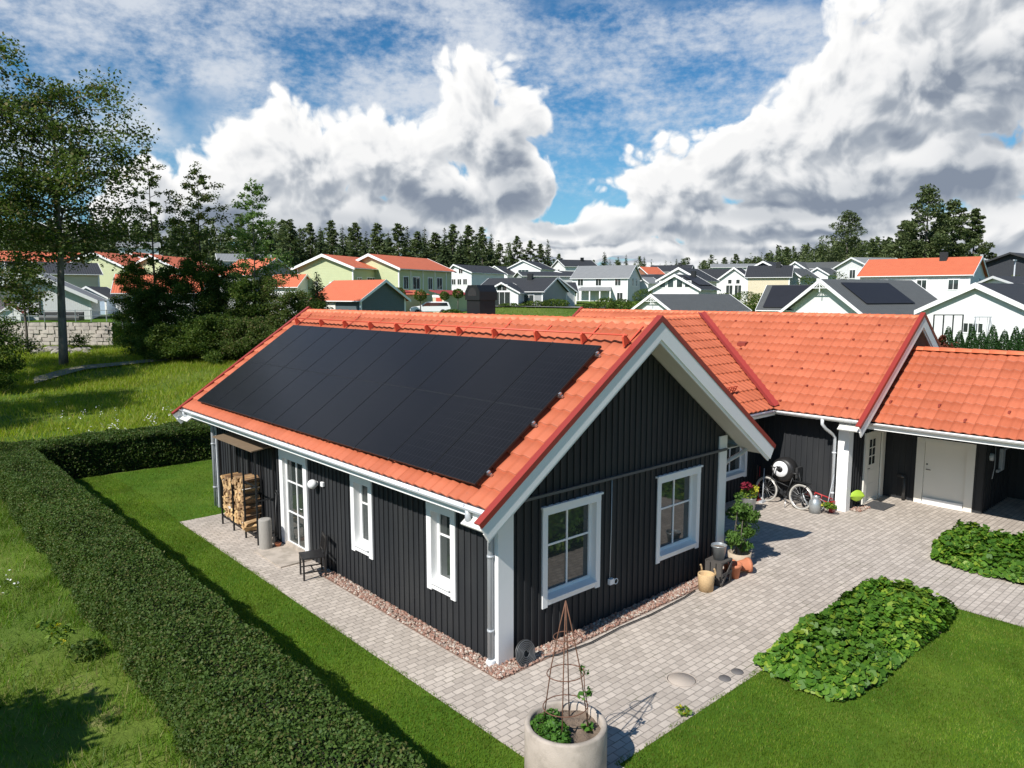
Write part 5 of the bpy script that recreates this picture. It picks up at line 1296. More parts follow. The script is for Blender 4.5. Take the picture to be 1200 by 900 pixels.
# ------------------------------------------------------------------ neighbourhood
WM = {}
def paint(name, col, line=.16, horiz=False):
    """wooden cladding: fine shaded joints in a painted wall"""
    if name in WM: return WM[name]
    m, t, p = base_mat(name); o = t.obj(); sx = t.n.new('ShaderNodeSeparateXYZ'); t.l.new(o, sx.inputs[0])
    v = sx.outputs[2] if horiz else t.math('ADD', sx.outputs[0], sx.outputs[1])
    g = t.math('LESS_THAN', t.math('FRACT', t.math('DIVIDE', v, line)), .16)
    n = t.noise(1.2, o, 4)
    hv = t.new('ShaderNodeHueSaturation'); hv.inputs['Color'].default_value = c4(col); t.set(hv.inputs['Value'], t.math('MULTIPLY_ADD', n, .16, .92)); t.l.new(hv.outputs[0], p.inputs['Base Color'])
    p.inputs['Roughness'].default_value = .6
    b = t.new('ShaderNodeBump'); b.inputs['Strength'].default_value = .5; b.inputs['Distance'].default_value = .02; b.invert = True
    t.l.new(g, b.inputs['Height']); t.l.new(b.outputs[0], p.inputs['Normal']); WM[name] = m; return m
def roofing(name, col):
    if name in WM: return WM[name]
    m, t, p = base_mat(name); o = t.obj(); sx = t.n.new('ShaderNodeSeparateXYZ'); t.l.new(o, sx.inputs[0])
    w1 = t.math('FRACT', t.math('DIVIDE', sx.outputs[2], .21)); w2 = t.math('SINE', t.math('MULTIPLY', sx.outputs[0], 2*math.pi/.25))
    n = t.noise(1.5, o, 5, .65); n2 = t.noise(9, o, 3, .6)
    hv = t.new('ShaderNodeHueSaturation'); hv.inputs['Color'].default_value = c4(col); t.set(hv.inputs['Value'], t.math('ADD', t.math('MULTIPLY_ADD', n, .35, .68), t.math('MULTIPLY', n2, .25))); t.l.new(hv.outputs[0], p.inputs['Base Color'])
    p.inputs['Roughness'].default_value = .7
    b = t.new('ShaderNodeBump'); b.inputs['Strength'].default_value = .6; b.inputs['Distance'].default_value = .04
    t.l.new(t.math('ADD', t.math('MULTIPLY', w1, -1), t.math('MULTIPLY', w2, .5)), b.inputs['Height']); t.l.new(b.outputs[0], p.inputs['Normal']); WM[name] = m; return m
WHITE = paint('white_cladding', (.74, .74, .73)); PALE = paint('pale_green_cladding', (.50, .53, .31), .2, True); SAGE = PALE
GREY = paint('grey_cladding', (.30, .31, .31)); SLATE = paint('slate_cladding', (.085, .115, .125), .2, True); CREAM = paint('cream_cladding', (.64, .56, .40)); LBLUE = paint('light_blue_cladding', (.40, .50, .62)); DARK = paint('dark_cladding', (.03, .033, .04)); LGREY = paint('light_grey_cladding', (.52, .53, .53)); BROWN = paint('brown_cladding', (.30, .13, .08))
R_RED = roofing('red_roofing', (.56, .135, .06)); R_BLK = roofing('black_roofing', (.030, .031, .034)); R_GRY = roofing('grey_roofing', (.22, .225, .225)); R_DGR = roofing('dark_grey_roofing', (.088, .092, .090)); R_DRED = roofing('dark_red_roofing', (.30, .035, .03))
M['door_red'] = mat('door_red', (.52, .085, .05), .5)

def bg_house(name, lab, px, depth, zE, zR, w, l, phi, wall, roof, cat='house', wins=(), trim=None, over=.35, zb=None, peak=.5, barge=.16, loc=None, parent=None, solar=None, chim=None):
    """house with its ridge along local x; phi turns the left gable to the viewer; px, depth mark the near middle of the plan.
    wins: (face, a, z, w, h) with face L/R gables, F front, heights above the eave-side floor"""
    al = math.atan2((FW+RT*((px-600)/FPX)).y, (FW+RT*((px-600)/FPX)).x) if loc is None else YAW
    p = at(px, depth) if loc is None else loc
    z0 = (hgt(p.x, p.y)-.6) if zb is None else zb
    rt = thing(name, lab, cat, (p.x, p.y, z0), al-math.pi/2+rad(phi)); trim = trim or M['white']
    e, r = zE-z0, zR-z0; yp = -w/2+w*peak
    pr = [(-w/2, -.3), (w/2, -.3), (w/2, e), (yp, r-.12), (-w/2, e)]
    mb = MB(); mb.prism([(-l/2, y, z) for y, z in pr], (l, 0, 0)); mb.build('wall', wall, rt)
    for ys in (-1, 1):
        run = abs(ys*w/2-yp); sl = (r-e)/run; yo = ys*(w/2+over); zo = e-over*sl
        mb = MB(); mb.prism([(-l/2-over, yp, r), (-l/2-over, yo, zo), (-l/2-over, yo, zo-.09), (-l/2-over, yp, r-.1)], (l+2*over, 0, 0)); o = mb.build('roof', roof, rt)
        for xs in (-1, 1):
            b = MB()
            x = xs*(l/2+over+.02)
            b.prism([(x, yp, r+.03), (x, yo+ys*.03, zo+.03), (x, yo+ys*.03, zo-barge), (x, yp, r-barge*1.25)], (xs*.04, 0, 0))
            b.build('bargeboard', trim, o)
        g = MB(); g.box(-l/2-over, yo+ys*.0, zo-.11, l/2+over, yo+ys*.07, zo-.03); g.build('gutter', trim, o)
        if solar and ys == -1:
            a0, a1, v0, v1 = solar; s_ = MB(); dy = -(yo-yp)
            f = lambda a, v: (a*l, yo+(yp-yo)*v, zo+(r-zo)*v+.10)
            s_.prism([f(a0, v0), f(a1, v0), f(a1, v1), f(a0, v1)], (0, 0, .05)); s_.build('solar_panels', M['panel_far'], o)
    for (c, d) in (((-1, -1), 0), ((1, -1), 0), ((-1, 1), 0), ((1, 1), 0)):
        mb = MB(); mb.box(c[0]*(l/2-.06)-.08, c[1]*(w/2-.06)-.08, -.3, c[0]*(l/2-.06)+.08, c[1]*(w/2-.06)+.08, e-.05); mb.build('corner_board', trim, rt)
    if chim:
        mb = MB(); mb.box(chim*l-.35, yp-.9, r-.8, chim*l+.35, yp-.3, r+.55); mb.build('chimney', M['black_metal'], rt)
    zv = Vector((0, 0, 1))
    for wn in wins:
        face, a, z, ww, hh = wn[:5]; st = wn[5] if len(wn) > 5 else 2
        if face in 'LR': s = -1 if face == 'L' else 1; O = Vector((s*l/2, 0, 0)); h = Vector((0, -s*-1 if False else (-1 if face == 'L' else 1), 0)); nn = Vector((s, 0, 0))
        else: O = Vector((0, -w/2, 0)); h = Vector((1, 0, 0)); nn = Vector((0, -1, 0))
        P = lambda aa, zz, d: O+h*aa+zv*zz+nn*d
        if st == 'door':
            d = MB(); d.obox(P(a-ww/2, z, 0), h*ww, nn*.06, zv*hh); d.build('door', M['door_red'] if len(wn) > 6 else M['cream'], rt); continue
        f = MB(); f.obox(P(a-ww/2-.10, z-.10, 0), h*(ww+.2), nn*.05, zv*.10); f.obox(P(a-ww/2-.10, z+hh, 0), h*(ww+.2), nn*.05, zv*.10)
        f.obox(P(a-ww/2-.10, z, 0), h*.10, nn*.05, zv*hh); f.obox(P(a+ww/2, z, 0), h*.10, nn*.05, zv*hh)
        for k in range(1, st): f.obox(P(a-ww/2+ww*k/st-.025, z, 0), h*.05, nn*.045, zv*hh)
        fo = f.build('window', trim, rt); g = MB(); g.obox(P(a-ww/2, z, .0), h*ww, nn*.02, zv*hh); g.build('pane', M['glass'], fo)
    return rt
def zpx(y, d): return 5.72-(y-345.6)*d/FPX
def bgh(name, lab, px, d, ye, yr, *a, **k): return bg_house(name, lab, px, d, zpx(ye, d), zpx(yr, d), *a, **k)
def spot(px, depth, y): p = at(px, depth); p.z = zpx(y, depth); return p

# left: terrace, stone wall, fence, garages and red roofs
tz = zpx(377, 64)
wl = [(at(px, 64), at(px, 64)) for px in (-180, 136)]
a0, a1 = at(-180, 64), at(136, 64); b0, b1 = at(-180, 90), at(140, 90); c1, c2 = at(172, 66), at(176, 90)
mb = MB(); mb.add([(a0.x, a0.y, tz), (a1.x, a1.y, tz), (b1.x, b1.y, tz+.3), (b0.x, b0.y, tz+.3), (c1.x, c1.y, c1.z), (c2.x, c2.y, c2.z), (a1.x, a1.y, 1.0)], [(0, 1, 2, 3), (1, 4, 5, 2), (1, 6, 4)])
tag(mb.build('terrace', M['lawn']), kind='structure')
sw = thing('stone_wall', 'pale stone retaining wall below the white gabled garage', 'stone wall', (at(60, 63.7).x, at(60, 63.7).y, 1.3))
o3 = Vector(sw.location); dirw = (a1-a0); dirw.z = 0; Lw = dirw.length; dirw.normalize(); nw = Vector((dirw.y, -dirw.x, 0)); ptsw = MB(); rr = random.Random(3)
for row in range(7):
    x = -rr.uniform(0, .6); z = 1.1+row*(tz-1.1)/7; hh = (tz-1.1)/7-.02
    while x < Lw:
        ww = rr.uniform(.25, .75); ptsw.obox(Vector((a0.x, a0.y, z))+dirw*x+nw*rr.uniform(-.06, .08)-o3, dirw*(min(ww, Lw-x)-.03), -nw*.5, (0, 0, hh+rr.uniform(-.02, .02))); x += ww
ptsw.build('masonry', mat('pale_stone', (.46, .41, .36), .9, .3, 2.5, .5, 12, col2=(.34, .30, .27), c2s=1.2), sw, bevel=.05)
fn = thing('wire_fence', 'thin grey wire fence on top of the stone wall', 'fence', (a1.x, a1.y, tz)); fo = Vector(fn.location)
mb = MB()
for z in (.5, 1.0): mb.tube([Vector((at(-60, 65).x, at(-60, 65).y, tz+z))-fo, Vector((at(160, 65.5).x, at(160, 65.5).y, tz+z))-fo], .025, 4)
mb.build('wire', M['gutter_grey'], fn)
for px in range(-50, 165, 18):
    p = at(px, 65.2); mb = MB(); mb.box(p.x-.03-fo.x, p.y-.03-fo.y, -.8, p.x+.03-fo.x, p.y+.03-fo.y, 1.05); mb.build('post', M['gutter_grey'], fn)
h1 = bgh('garage', 'white gabled garage with a dark framed gate above the stone wall', 54, 72, 348, 319, 9.4, 9, 82, WHITE, R_GRY, 'garage', [('L', 0, 4.9, .9, .45, 1)], zb=tz-.1, over=.6, barge=.3)
mb = MB()
for a, b, c, d in ((-2.1, .2, -1.95, 2.0), (.55, .2, .7, 2.0), (-2.1, 1.9, .7, 2.02), (-2.1, 1.2, .7, 1.3), (-2.1, .6, .7, .7)): mb.box(-4.58, -c, b, -4.50, -a, d)
mb.build('gate_frame', M['dark_metal'], h1)
bgh('shed', 'white lower gable at the left edge above the stone wall', 2, 70, 358, 339, 6.6, 6, 80, WHITE, R_GRY, 'shed', zb=tz-.1, over=.5, barge=.25)
ph = bgh('playhouse', 'small playhouse with a dark red roof in front of the white garage', 22, 66.5, 365, 357, 1.5, 1.6, 75, WHITE, R_DRED, 'playhouse', zb=tz-.1, over=.15, barge=.1)
for k, (px, lab) in enumerate(((66, 'low black garden sofa left of the tall tree trunk'), (90, 'low black garden sofa right of the tall tree trunk'))):
    p = at(px, 66.5); gs = thing('garden_sofa', lab, 'sofa', (p.x, p.y, tz), YAW-math.pi/2)
    mb = MB(); mb.box(-.9, -.4, .1, .9, .4, .42); mb.build('seat', M['dark_metal'], gs, bevel=.05); mb = MB(); mb.box(-.9, .25, .42, .9, .4, .85); mb.box(-.9, -.4, .42, -.75, .25, .65); mb.box(.75, -.4, .42, .9, .25, .65); mb.build('backrest', M['dark_metal'], gs, bevel=.04)
bgh('house', 'beige house with a black roof behind the white garage', 72, 92, 321, 308, 8, 9, 4, CREAM, R_BLK, zb=2.6, wins=[('F', -2, 1.2, 1.2, 1.1), ('F', 2, 1.2, 1.2, 1.1)])
bgh('garage', 'small light blue gabled garage right of the white garage', 121, 84, 347, 336, 3.6, 6, 72, LBLUE, R_BLK, 'garage', zb=2.6, over=.3, wins=[('L', 0, .4, 2.2, 2.0, 'door')])
bgh('house', 'long house with an orange roof at the far left edge', 42, 118, 308, 296, 9, 15, 2, LGREY, R_RED, zb=3, wins=[('F', -4, 4, 1.2, 1.2), ('F', 0, 4, 1.2, 1.2), ('F', 4, 4, 1.2, 1.2)])
bgh('house', 'pale green two-storey house with an orange roof behind the tall tree', 143, 108, 314, 298, 8.5, 9, 58, PALE, R_RED, zb=2.0, wins=[('L', -1.5, 5.5, .9, 1.1), ('F', 1, 5.5, 1.2, 1.2)], over=.45, barge=.25)
bgh('house', 'pale green house with an orange roof behind the slender trees', 212, 112, 317, 302, 8.5, 10, 55, PALE, R_RED, zb=2.0, wins=[('F', 0, 5.2, 1.1, 1.2), ('F', 3, 5.2, 1.1, 1.2)], over=.45, barge=.25)
bgh('house', 'orange roofed house with a white gable between the two pale green houses at left', 178, 122, 309, 298, 7, 9, 60, WHITE, R_RED, zb=3.0)
bgh('garage', 'low garage with a broad orange roof seen through the thin trees', 196, 84, 341, 322, 6, 8.5, -6, WHITE, R_RED, 'garage', zb=1.8)
bgh('house', 'grey house with an orange roof right of the pale young tree', 308, 112, 322, 304, 7.5, 8, -52, GREY, R_RED, zb=2.2, wins=[('R', 0, 4.2, 1.2, 1.2)])
bgh('shed', 'small white shed with an orange roof left of the pale green houses', 345, 92, 334, 322, 3.4, 4, -35, WHITE, R_RED, 'shed', zb=2.0)
bgh('house', 'small far white house in the forest above the orange roofs at left', 172, 150, 291, 285, 5, 7, 0, WHITE, R_GRY, zb=8)
bgh('house', 'far grey roofed house at the edge of the forest left of the pale young tree', 292, 140, 307, 299, 7, 9, 5, LGREY, R_GRY, zb=4)
# pale green pair
Wp = [('L', .9, 4.6, .28, .3, 1), ('L', 1.3, 4.6, .28, .3, 1), ('L', 1.8, 4.6, .28, .3, 1), ('L', -1.2, 4.6, .3, .35, 1)]
bgh('house', 'left of the two pale green two-storey houses with orange roofs, its blank gable sunlit', 405, 95, 314.5, 301, 7.9, 8, 58, PALE, R_RED, zb=2.3, wins=Wp+[('F', -2.6, 4.3, .95, 1.2), ('F', .2, 4.3, 1.8, 1.25, 3)], over=.5, barge=.26)
g2 = bgh('house', 'right of the two pale green two-storey houses, with a row of upper windows', 471, 101, 316, 301.5, 8.5, 13, 56, PALE, R_RED, zb=2.3, wins=[('F', -5, 4.2, 1.0, 1.5), ('F', -2.6, 4.2, 1.6, 1.5, 2), ('F', .8, 4.2, 1.0, 1.5), ('F', 3.2, 4.2, 1.3, 1.5, 2), ('F', -2.6, 1.0, 1.6, 1.5, 2)], over=.5, barge=.26)
for x in (-3.9, -1.0, 2.0, 5.0): mb = MB(); mb.box(x-.07, -4.32, 0, x+.07, -4.22, zpx(316, 101)-2.3-.1); mb.build('corner_board', M['white'], g2)
for k, (px, d, lab) in enumerate(((455, 84, 'dark red porch roof on posts before the left pale green house'),)):
    p = at(px, d); pc = thing('porch', lab, 'porch', (p.x, p.y, 2.6), YAW-math.pi/2+rad(57)); zz = zpx(341, d)-2.6
    mb = MB(); mb.prism([(-3.2, -1.2, zz-.25), (3.2, -1.2, zz-.25), (3.2, 1.2, zz+.35), (-3.2, 1.2, zz+.35)], (0, 0, .1)); mb.build('roof', R_DRED, pc)
    for x in (-3, 0, 3): mb = MB(); mb.box(x-.07, -1.1, -.5, x+.07, -.96, zz-.25); mb.build('post', M['white'], pc)
    mb = MB(); mb.box(-3.1, -.2, -.5, 3.1, 1.1, zz); mb.build('wall', PALE, pc)
for k, (px, d, lab) in enumerate(((480, 86, 'cream entrance shed with a red door left of the white estate car'), (530, 88, 'cream entrance shed with a red door right of the white estate car'))):
    p = at(px, d); es = thing('entrance_shed', lab, 'shed', (p.x, p.y, p.z), YAW-math.pi/2+rad(57)); zz = zpx(345.5, d)-p.z
    mb = MB(); mb.prism([(-2.4, -.85, -.2), (2.4, -.85, -.2), (2.4, -.85, zz), (-2.4, -.85, zz)], (0, 1.7, 0)); mb.build('wall', SAGE, es)
    mb = MB(); mb.box(-2.43, -.86, -.2, -2.405, .86, zz); mb.build('front', CREAM, es)
    mb = MB(); mb.prism([(-2.75, -1.15, zz-.05), (2.6, -1.15, zz-.05), (2.6, 1.1, zz+.45), (-2.75, 1.1, zz+.45)], (0, 0, .1)); mb.build('roof', R_RED if k == 0 else R_DRED, es)
    mb = MB(); mb.box(-2.47, -.5, .1, -2.435, .35, zz-.3); mb.build('door', M['door_red'], es); mb = MB(); mb.box(-2.47, -.9, zz-.3, -2.42, .9, zz-.02); mb.build('fascia', M['white'], es)
bgh('garage', 'slate grey garage with an orange roof in front of the pale green houses', 424, 70, 349, 328.5, 5.6, 6.4, -48, SLATE, R_RED, 'garage', zb=2.0, over=.35, barge=.2, wins=[('F', -1.5, .9, 2.8, 2.5, 'door')])
wgl = bpy.data.objects['garage.003'] if 'garage.003' in bpy.data.objects else None
p = at(399.5, 68.5); mb = MB()
def leaf_ball(px, d, y0, y1, r, sd, lab):
    p = at(px, d); zc = zpx((y0+y1)/2, d); o = thing('ball_tree', lab, 'tree', p); mb = MB(); mb.tube([(0, 0, -.2), (0, 0, zc-p.z)], .05, 6); mb.build('trunk', M['bark'], o)
    rg = np.random.default_rng(sd); np_mesh('crown', leafset(blob(rg, (0, 0, zc-p.z), (r, r, r*.9), 520, .55), .2, rg, .2, .7), 4, L['bush'], o)
leaf_ball(469.5, 80, 338, 350, .72, 1, 'clipped ball tree before the porch of the left pale green house')
leaf_ball(494, 82, 340, 352, .72, 2, 'clipped ball tree above the white estate car')
leaf_ball(522, 84, 343, 350, .55, 3, 'clipped ball tree before the right red door')
leaf_ball(537.5, 84, 339, 349, .62, 4, 'clipped ball tree just left of the black chimney')
def low_bush(px, d, y, r, sd, lab, lm=None):
    p = at(px, d); o = thing('low_shrub', lab, 'shrub', p); rg = np.random.default_rng(sd); h = max(.5, zpx(y, d)-p.z)
    np_mesh('foliage', leafset(blob(rg, (0, 0, h*.45), (r, r*.8, h*.55), int(700*r), .35), .22, rg, .2, .6), 4, lm or L['bush'], o)
    mb = MB(); mb.tube([(0, 0, -.2), (0, 0, h*.5)], .06, 5); mb.build('stem', M['bark'], o)
for k, (px, d, y, r, lab) in enumerate([(466, 74, 360, 1.2, 'low green shrub right of the slate garage'), (484, 74, 366, 1.6, 'wide low shrub before the left red door'), (505, 76, 369, 1.3, 'low shrub in front of the white estate car'), (530, 78, 362, 1.3, 'low shrub before the right red door'), (708, 92, 348, 1.5, 'tall shrub before the porch of the white two-storey house'), (727, 92, 350, 1.8, 'wide shrub before the corner of the white two-storey house'), (690, 92, 355, 1.2, 'low shrub left of the white porch'), (755, 120, 338, 2.6, 'reddish shrub right of the white two-storey house'),
    (870, 100, 341, 2.6, 'green shrub below the black roofed houses'), (890, 98, 343, 2.4, 'green shrub left of the gable with the cross brace'), (845, 104, 343, 2.4, 'light green shrub below the tall glazed gable'), (912, 112, 334, 2.0, 'shrub before the small white gable'), (940, 118, 322, 2.2, 'shrub between the two small white gables'), (625, 100, 352, 2.0, 'shrub row before the grey bungalow'), (650, 100, 350, 2.2, 'leafy shrub right of the grey bungalow'), (600, 98, 355, 2.0, 'low hedge shrub before the glazed white gable'),
    (1158, 82, 325, 2.2, 'leafy shrub right of the red roofed white house'), (1180, 80, 322, 2.2, 'leafy shrub at the right edge below the dark roof'), (976, 96, 318, 2.0, 'shrub left of the red roofed white house')]): low_bush(px, d, y, r, k+10, lab)
low_bush(558, 96, 344, .9, 60, 'young round tree before the glazed white gable'); low_bush(634, 102, 334, 1.0, 61, 'young tree before the grey gable', L['tree_pale'])
# estate car
def car(px, d, lab):
    p = at(px, d); c = thing('estate_car', lab, 'car', (p.x, p.y, p.z), YAW-math.pi/2+rad(8)); W2 = .85
    prof = [(-2.2, .35), (2.25, .35), (2.3, .75), (2.2, 1.0), (2.05, 1.38), (1.7, 1.46), (-.2, 1.46), (-.55, 1.38), (-1.15, .98), (-2.0, .86), (-2.25, .65)]
    mb = MB(); mb.prism([(x, -W2, z) for x, z in prof], (0, 2*W2, 0)); mb.build('body', M['white_plastic'], c, bevel=.06)
    gl_ = [(-.95, .98), (2.0, 1.0), (1.85, 1.36), (-.35, 1.36)]
    for y in (-W2-.012, W2-.002): mb = MB(); mb.prism([(x, y, z) for x, z in gl_], (0, .014, 0)); mb.build('side_windows', M['glass_blue'], c)
    mb = MB(); mb.prism([(-1.17, -.7, 1.0), (-1.17, .7, 1.0), (-.56, .65, 1.385), (-.56, -.65, 1.385)], (-.02, 0, .02)); mb.build('windscreen', M['glass_blue'], c)
    for x in (-1.4, 1.4):
        for y in (-W2-.02, W2-.18): mb = MB(); mb.lathe([(.001, 0), (.2, 0), (.31, .02), (.33, .05), (.33, .18), (.001, .2)], (x, y, .33), 18, 1); mb.build('wheel', M['rubber'], c)
    for y in (-.6, .6): mb = MB(); mb.box(-2.27, y-.15, .62, -2.2, y+.15, .76); mb.build('headlight', M['glass'], c)
car(505, 83, 'white estate car parked between the two red doors')
# middle
sd_ = 96
mb = MB(); vs = []
for px in range(540, 720, 12):
    for dd in (sd_, sd_+5): q = at(px, dd); vs.append((q.x, q.y, q.z+.18))
mb.add(vs, [(2*i, 2*i+2, 2*i+3, 2*i+1) for i in range(len(vs)//2-1)]); tag(mb.build('road', M['asphalt']), kind='structure')
bgh('house', 'dark house between the pale green house and the modern white house', 531, 132, 322, 317, 6, 6, 50, DARK, R_BLK, zb=4)
bgh('house', 'modern white house with tall gable windows behind the chimney', 559, 126, 320, 311.5, 5.0, 9, 52, WHITE, R_BLK, zb=4, peak=.7, wins=[('L', -1.2, 3.4, .8, .9), ('L', 0.0, 3.4, .8, .9), ('L', 1.2, 3.4, .8, .9), ('L', .3, 5.2, .8, .8)])
bgh('house', 'grey bungalow with a black roof beyond the lawn', 612, 106, 340.5, 326, 8.6, 10, -25, GREY, R_BLK, zb=3.5, chim=.15, wins=[('F', 3.0, 1.0, 1.4, 1.2)])
bgh('house', 'glazed white gable projecting from the black roofed bungalow', 594.5, 101, 341.5, 331.5, 4.4, 5, 74, WHITE, R_BLK, zb=3.5, wins=[('L', 0, .6, 2.2, 2.0, 3), ('L', 0, 2.8, 1.3, .7, 2)])
bgh('house', 'grey gable of the house beside the bungalow, facing right', 638, 110, 341, 326, 6.4, 6, -52, LGREY, R_BLK, zb=3.5, wins=[('R', 1, 1.2, 1.0, 1.6)])
bgh('house', 'far white house with a broad gable under a black roof below the pines', 622, 168, 316, 307, 8, 9, 68, WHITE, R_BLK, zb=5, wins=[('L', 0, 4.8, 2.4, 1.4, 3)])
bgh('house', 'long flat light grey house with a low black roof behind the bungalow', 640, 146, 324, 319, 8, 11, 14, LGREY, R_BLK, zb=5, wins=[('F', 3, 2.2, 1.6, .6)])
bgh('house', 'grey shallow gabled house right of the long flat one', 664, 150, 327, 318.5, 9, 8, 60, GREY, R_BLK, zb=4.5)
bgh('house', 'far white house with a black roof left of the white two-storey house', 672, 190, 313, 305.5, 7, 9, 28, WHITE, R_BLK, chim=.2, zb=6, wins=[('L', 0, 5, 1, 1.1)])
bgh('house', 'small far white gable behind the modern white house', 590, 165, 322, 313, 6, 7, 60, WHITE, R_BLK, zb=5)
bgh('house', 'low cream house with a black roof just left of the white two-storey house', 659, 122, 341.5, 331, 6, 3.4, 8, CREAM, R_BLK, zb=3.6, wins=[('F', 0, .9, 1.3, 1.2)])
h12 = bgh('house', 'white two-storey house with a grey roof and a porch', 709, 138, 326, 312, 8.6, 10.4, -17, WHITE, R_GRY, zb=3.9, over=.3, wins=[('F', -3.6, 3.5, 1.0, 1.3), ('F', -.2, 3.5, 1.0, 1.3), ('F', 3.4, 3.5, 1.0, 1.3), ('F', -4.3, .8, .8, 1.4), ('F', 3.8, .8, 1.0, 1.4), ('R', -1, 3.5, .8, 1.3), ('R', 1.6, 3.5, .8, 1.3), ('R', .2, .8, .8, 1.4), ('F', -.2, .2, 1.0, 2.0, 'door')])
mb = MB(); mb.prism([(-3.9, -6.1, 2.55), (2.7, -6.1, 2.55), (2.2, -4.32, 3.15), (-3.4, -4.32, 3.15)], (0, 0, .12)); mb.build('porch_roof', R_GRY, h12)
for x in (-3.7, -1.3, .6, 2.5): mb = MB(); mb.box(x-.11, -6.0, -.2, x+.11, -5.78, 2.55); mb.build('porch_post', M['white'], h12)
mb = MB(); mb.box(-3.8, -6.0, -.3, 2.6, -4.32, .05); mb.build('porch_floor', M['white'], h12); mb = MB(); mb.box(-3.7, -6.0, .75, -1.3, -5.95, .85); mb.box(.6, -6.0, .75, 2.5, -5.95, .85); mb.build('railing', M['white'], h12)
bgh('house', 'far long white house with a black roof right of the white two-storey house', 784, 190, 319, 311.5, 8, 10, -10, WHITE, R_BLK, chim=.2, zb=6, wins=[('F', -2.5, 2.6, 1, 1.2), ('F', 2, 2.6, 1, 1.2)])
bgh('house', 'small far reddish brown house right of the white two-storey house', 757, 170, 321, 313.5, 4.5, 5, 45, BROWN, R_RED, zb=5)
bgh('house', 'low house with a black roof below the far reddish house', 768, 150, 329, 322, 6, 6.5, -10, GREY, R_BLK, zb=4)
bgh('shed', 'small white gabled shed at the right of the white two-storey house', 755, 142, 331, 325, 3, 4, 60, WHITE, R_GRY, 'shed', zb=4)
bgh('house', 'white house with four gable windows in a row', 800, 108, 337.5, 322.5, 6.7, 8, 70, WHITE, R_BLK, chim=.2, zb=3.2, over=.45, barge=.28, wins=[('L', -1.9, 3.6, .8, .8, 1), ('L', -.7, 3.6, .8, 1.2, 1), ('L', .6, 3.6, .8, 1.2, 1), ('L', 1.8, 3.6, .8, .8, 1)], solar=(-.3, .4, .25, .85))
bgh('house', 'white gable rising just behind the gable with four windows', 803, 118, 328, 315, 6.5, 8, 70, WHITE, R_BLK, zb=3.5, over=.4, barge=.25)
gg = bgh('garage', 'white garage gable with a long dark grey roof in front of the four-window house', 808, 84, 361, 344.5, 5.3, 13, 52, WHITE, R_DGR, 'garage', zb=2.4, over=.45, barge=.24)
def brace(rt, l, r, e, w):
    mb = MB(); x = -l/2-.42; mb.bar((x, 0, r-.25), (x, 0, r-1.15), .07); mb.bar((x, -.75, r-.78), (x, .75, r-.78), .07); mb.bar((x, -.4, r-.72), (x, 0, r-.4), .05); mb.bar((x, .4, r-.72), (x, 0, r-.4), .05); mb.build('gable_brace', M['white'], rt)
brace(gg, 13, zpx(344.5, 84)-2.4, 0, 5.3)
bgh('house', 'white house with a tall glazed gable under a black roof', 860, 134, 327, 314.5, 5.2, 6, 78, WHITE, R_BLK, zb=4, over=.4, barge=.25, wins=[('L', -.75, .8, 1.1, 2.6, 2), ('L', .75, .8, 1.1, 2.6, 2), ('L', -.7, 3.7, .6, .7, 1), ('L', .7, 3.7, .6, .7, 1)])
bgh('house', 'long black roof joined left of the tall glazed gable', 826, 140, 328, 316, 7, 11, 4, WHITE, R_BLK, zb=4)
bgh('house', 'far flat grey roofed house above the tall glazed gable', 858, 190, 314, 310, 7, 12, 3, LGREY, R_GRY, zb=6)
bgh('house', 'cream house with a broad black roof right of the tall glazed gable', 897, 124, 324.5, 312, 7, 6.5, -4, CREAM, R_BLK, chim=.2, zb=4)
bgh('house', 'dark gable with white boards above the broad black roof', 896, 140, 315.5, 307.5, 5, 6, 70, DARK, R_BLK, zb=5, over=.4, barge=.25)
bgh('house', 'white gable in front of the wooded hill, lower of two', 928, 128, 324, 315, 4.0, 7, 68, WHITE, R_DGR, zb=4, over=.4, barge=.22)
bgh('house', 'white gable in front of the wooded hill, higher of two', 935, 150, 316.5, 308, 4.6, 7, 66, WHITE, R_DGR, zb=5, over=.4, barge=.22)
bgh('house', 'small white gable under a long dark roof below the wooded hill', 959, 136, 321.5, 314.5, 3.6, 6, 70, WHITE, R_DGR, zb=4, over=.35, barge=.2)
bgh('house', 'long dark roofed house below the wooded hill', 962, 148, 315, 308, 6, 10, -8, GREY, R_DGR, zb=5)
# right
zb = 1.2
h18 = bgh('house', 'white gabled house with a grey roof, solar panels and a cross-braced gable', 1010, 68, 362.5, 328, 8.3, 10.8, 52, WHITE, R_DGR, zb=zb, over=.7, barge=.26, solar=(-.40, .18, .30, .86))
brace(h18, 11.4, zpx(328, 68)-zb, 0, 8); 
bgh('house', 'dark roof covered with black solar panels left of the cross-braced gable', 926, 72, 359, 334, 6, 4.4, -14, WHITE, R_DGR, zb=1.2, over=.4, solar=(-.46, .46, .06, .92))
bgh('house', 'two-storey white house with an orange roof below the tall pines', 1072, 84, 322.5, 303.5, 7.6, 10.8, -13, WHITE, R_RED, chim=.2, zb=2, over=.3, barge=.2, wins=[('F', .9, 4.3, .9, 1.0), ('F', 3.9, 4.3, .9, 1.0), ('R', 1.0, 4.4, .8, 1.1), ('F', -3, 4.3, .9, 1.0)])
h20 = bgh('house', 'white gabled house with a black roof behind the thuja row', 1176, 53, 361, 332.5, 7.1, 10, 68, WHITE, R_BLK, zb=1.0, over=.35, barge=.28, wins=[('L', -.1, 2.2, 1.2, .6, 4)])
p = at(1106, 46); gf = thing('glass_frame', 'black framed glass screen at the left end of the white gabled house', 'glass screen', (p.x, p.y, 1.4), YAW-math.pi/2)
mb = MB(); zt = zpx(368, 46)-1.4
for x in (-.9, -.3, .3, .9): mb.box(x-.03, -.03, 0, x+.03, .03, zt)
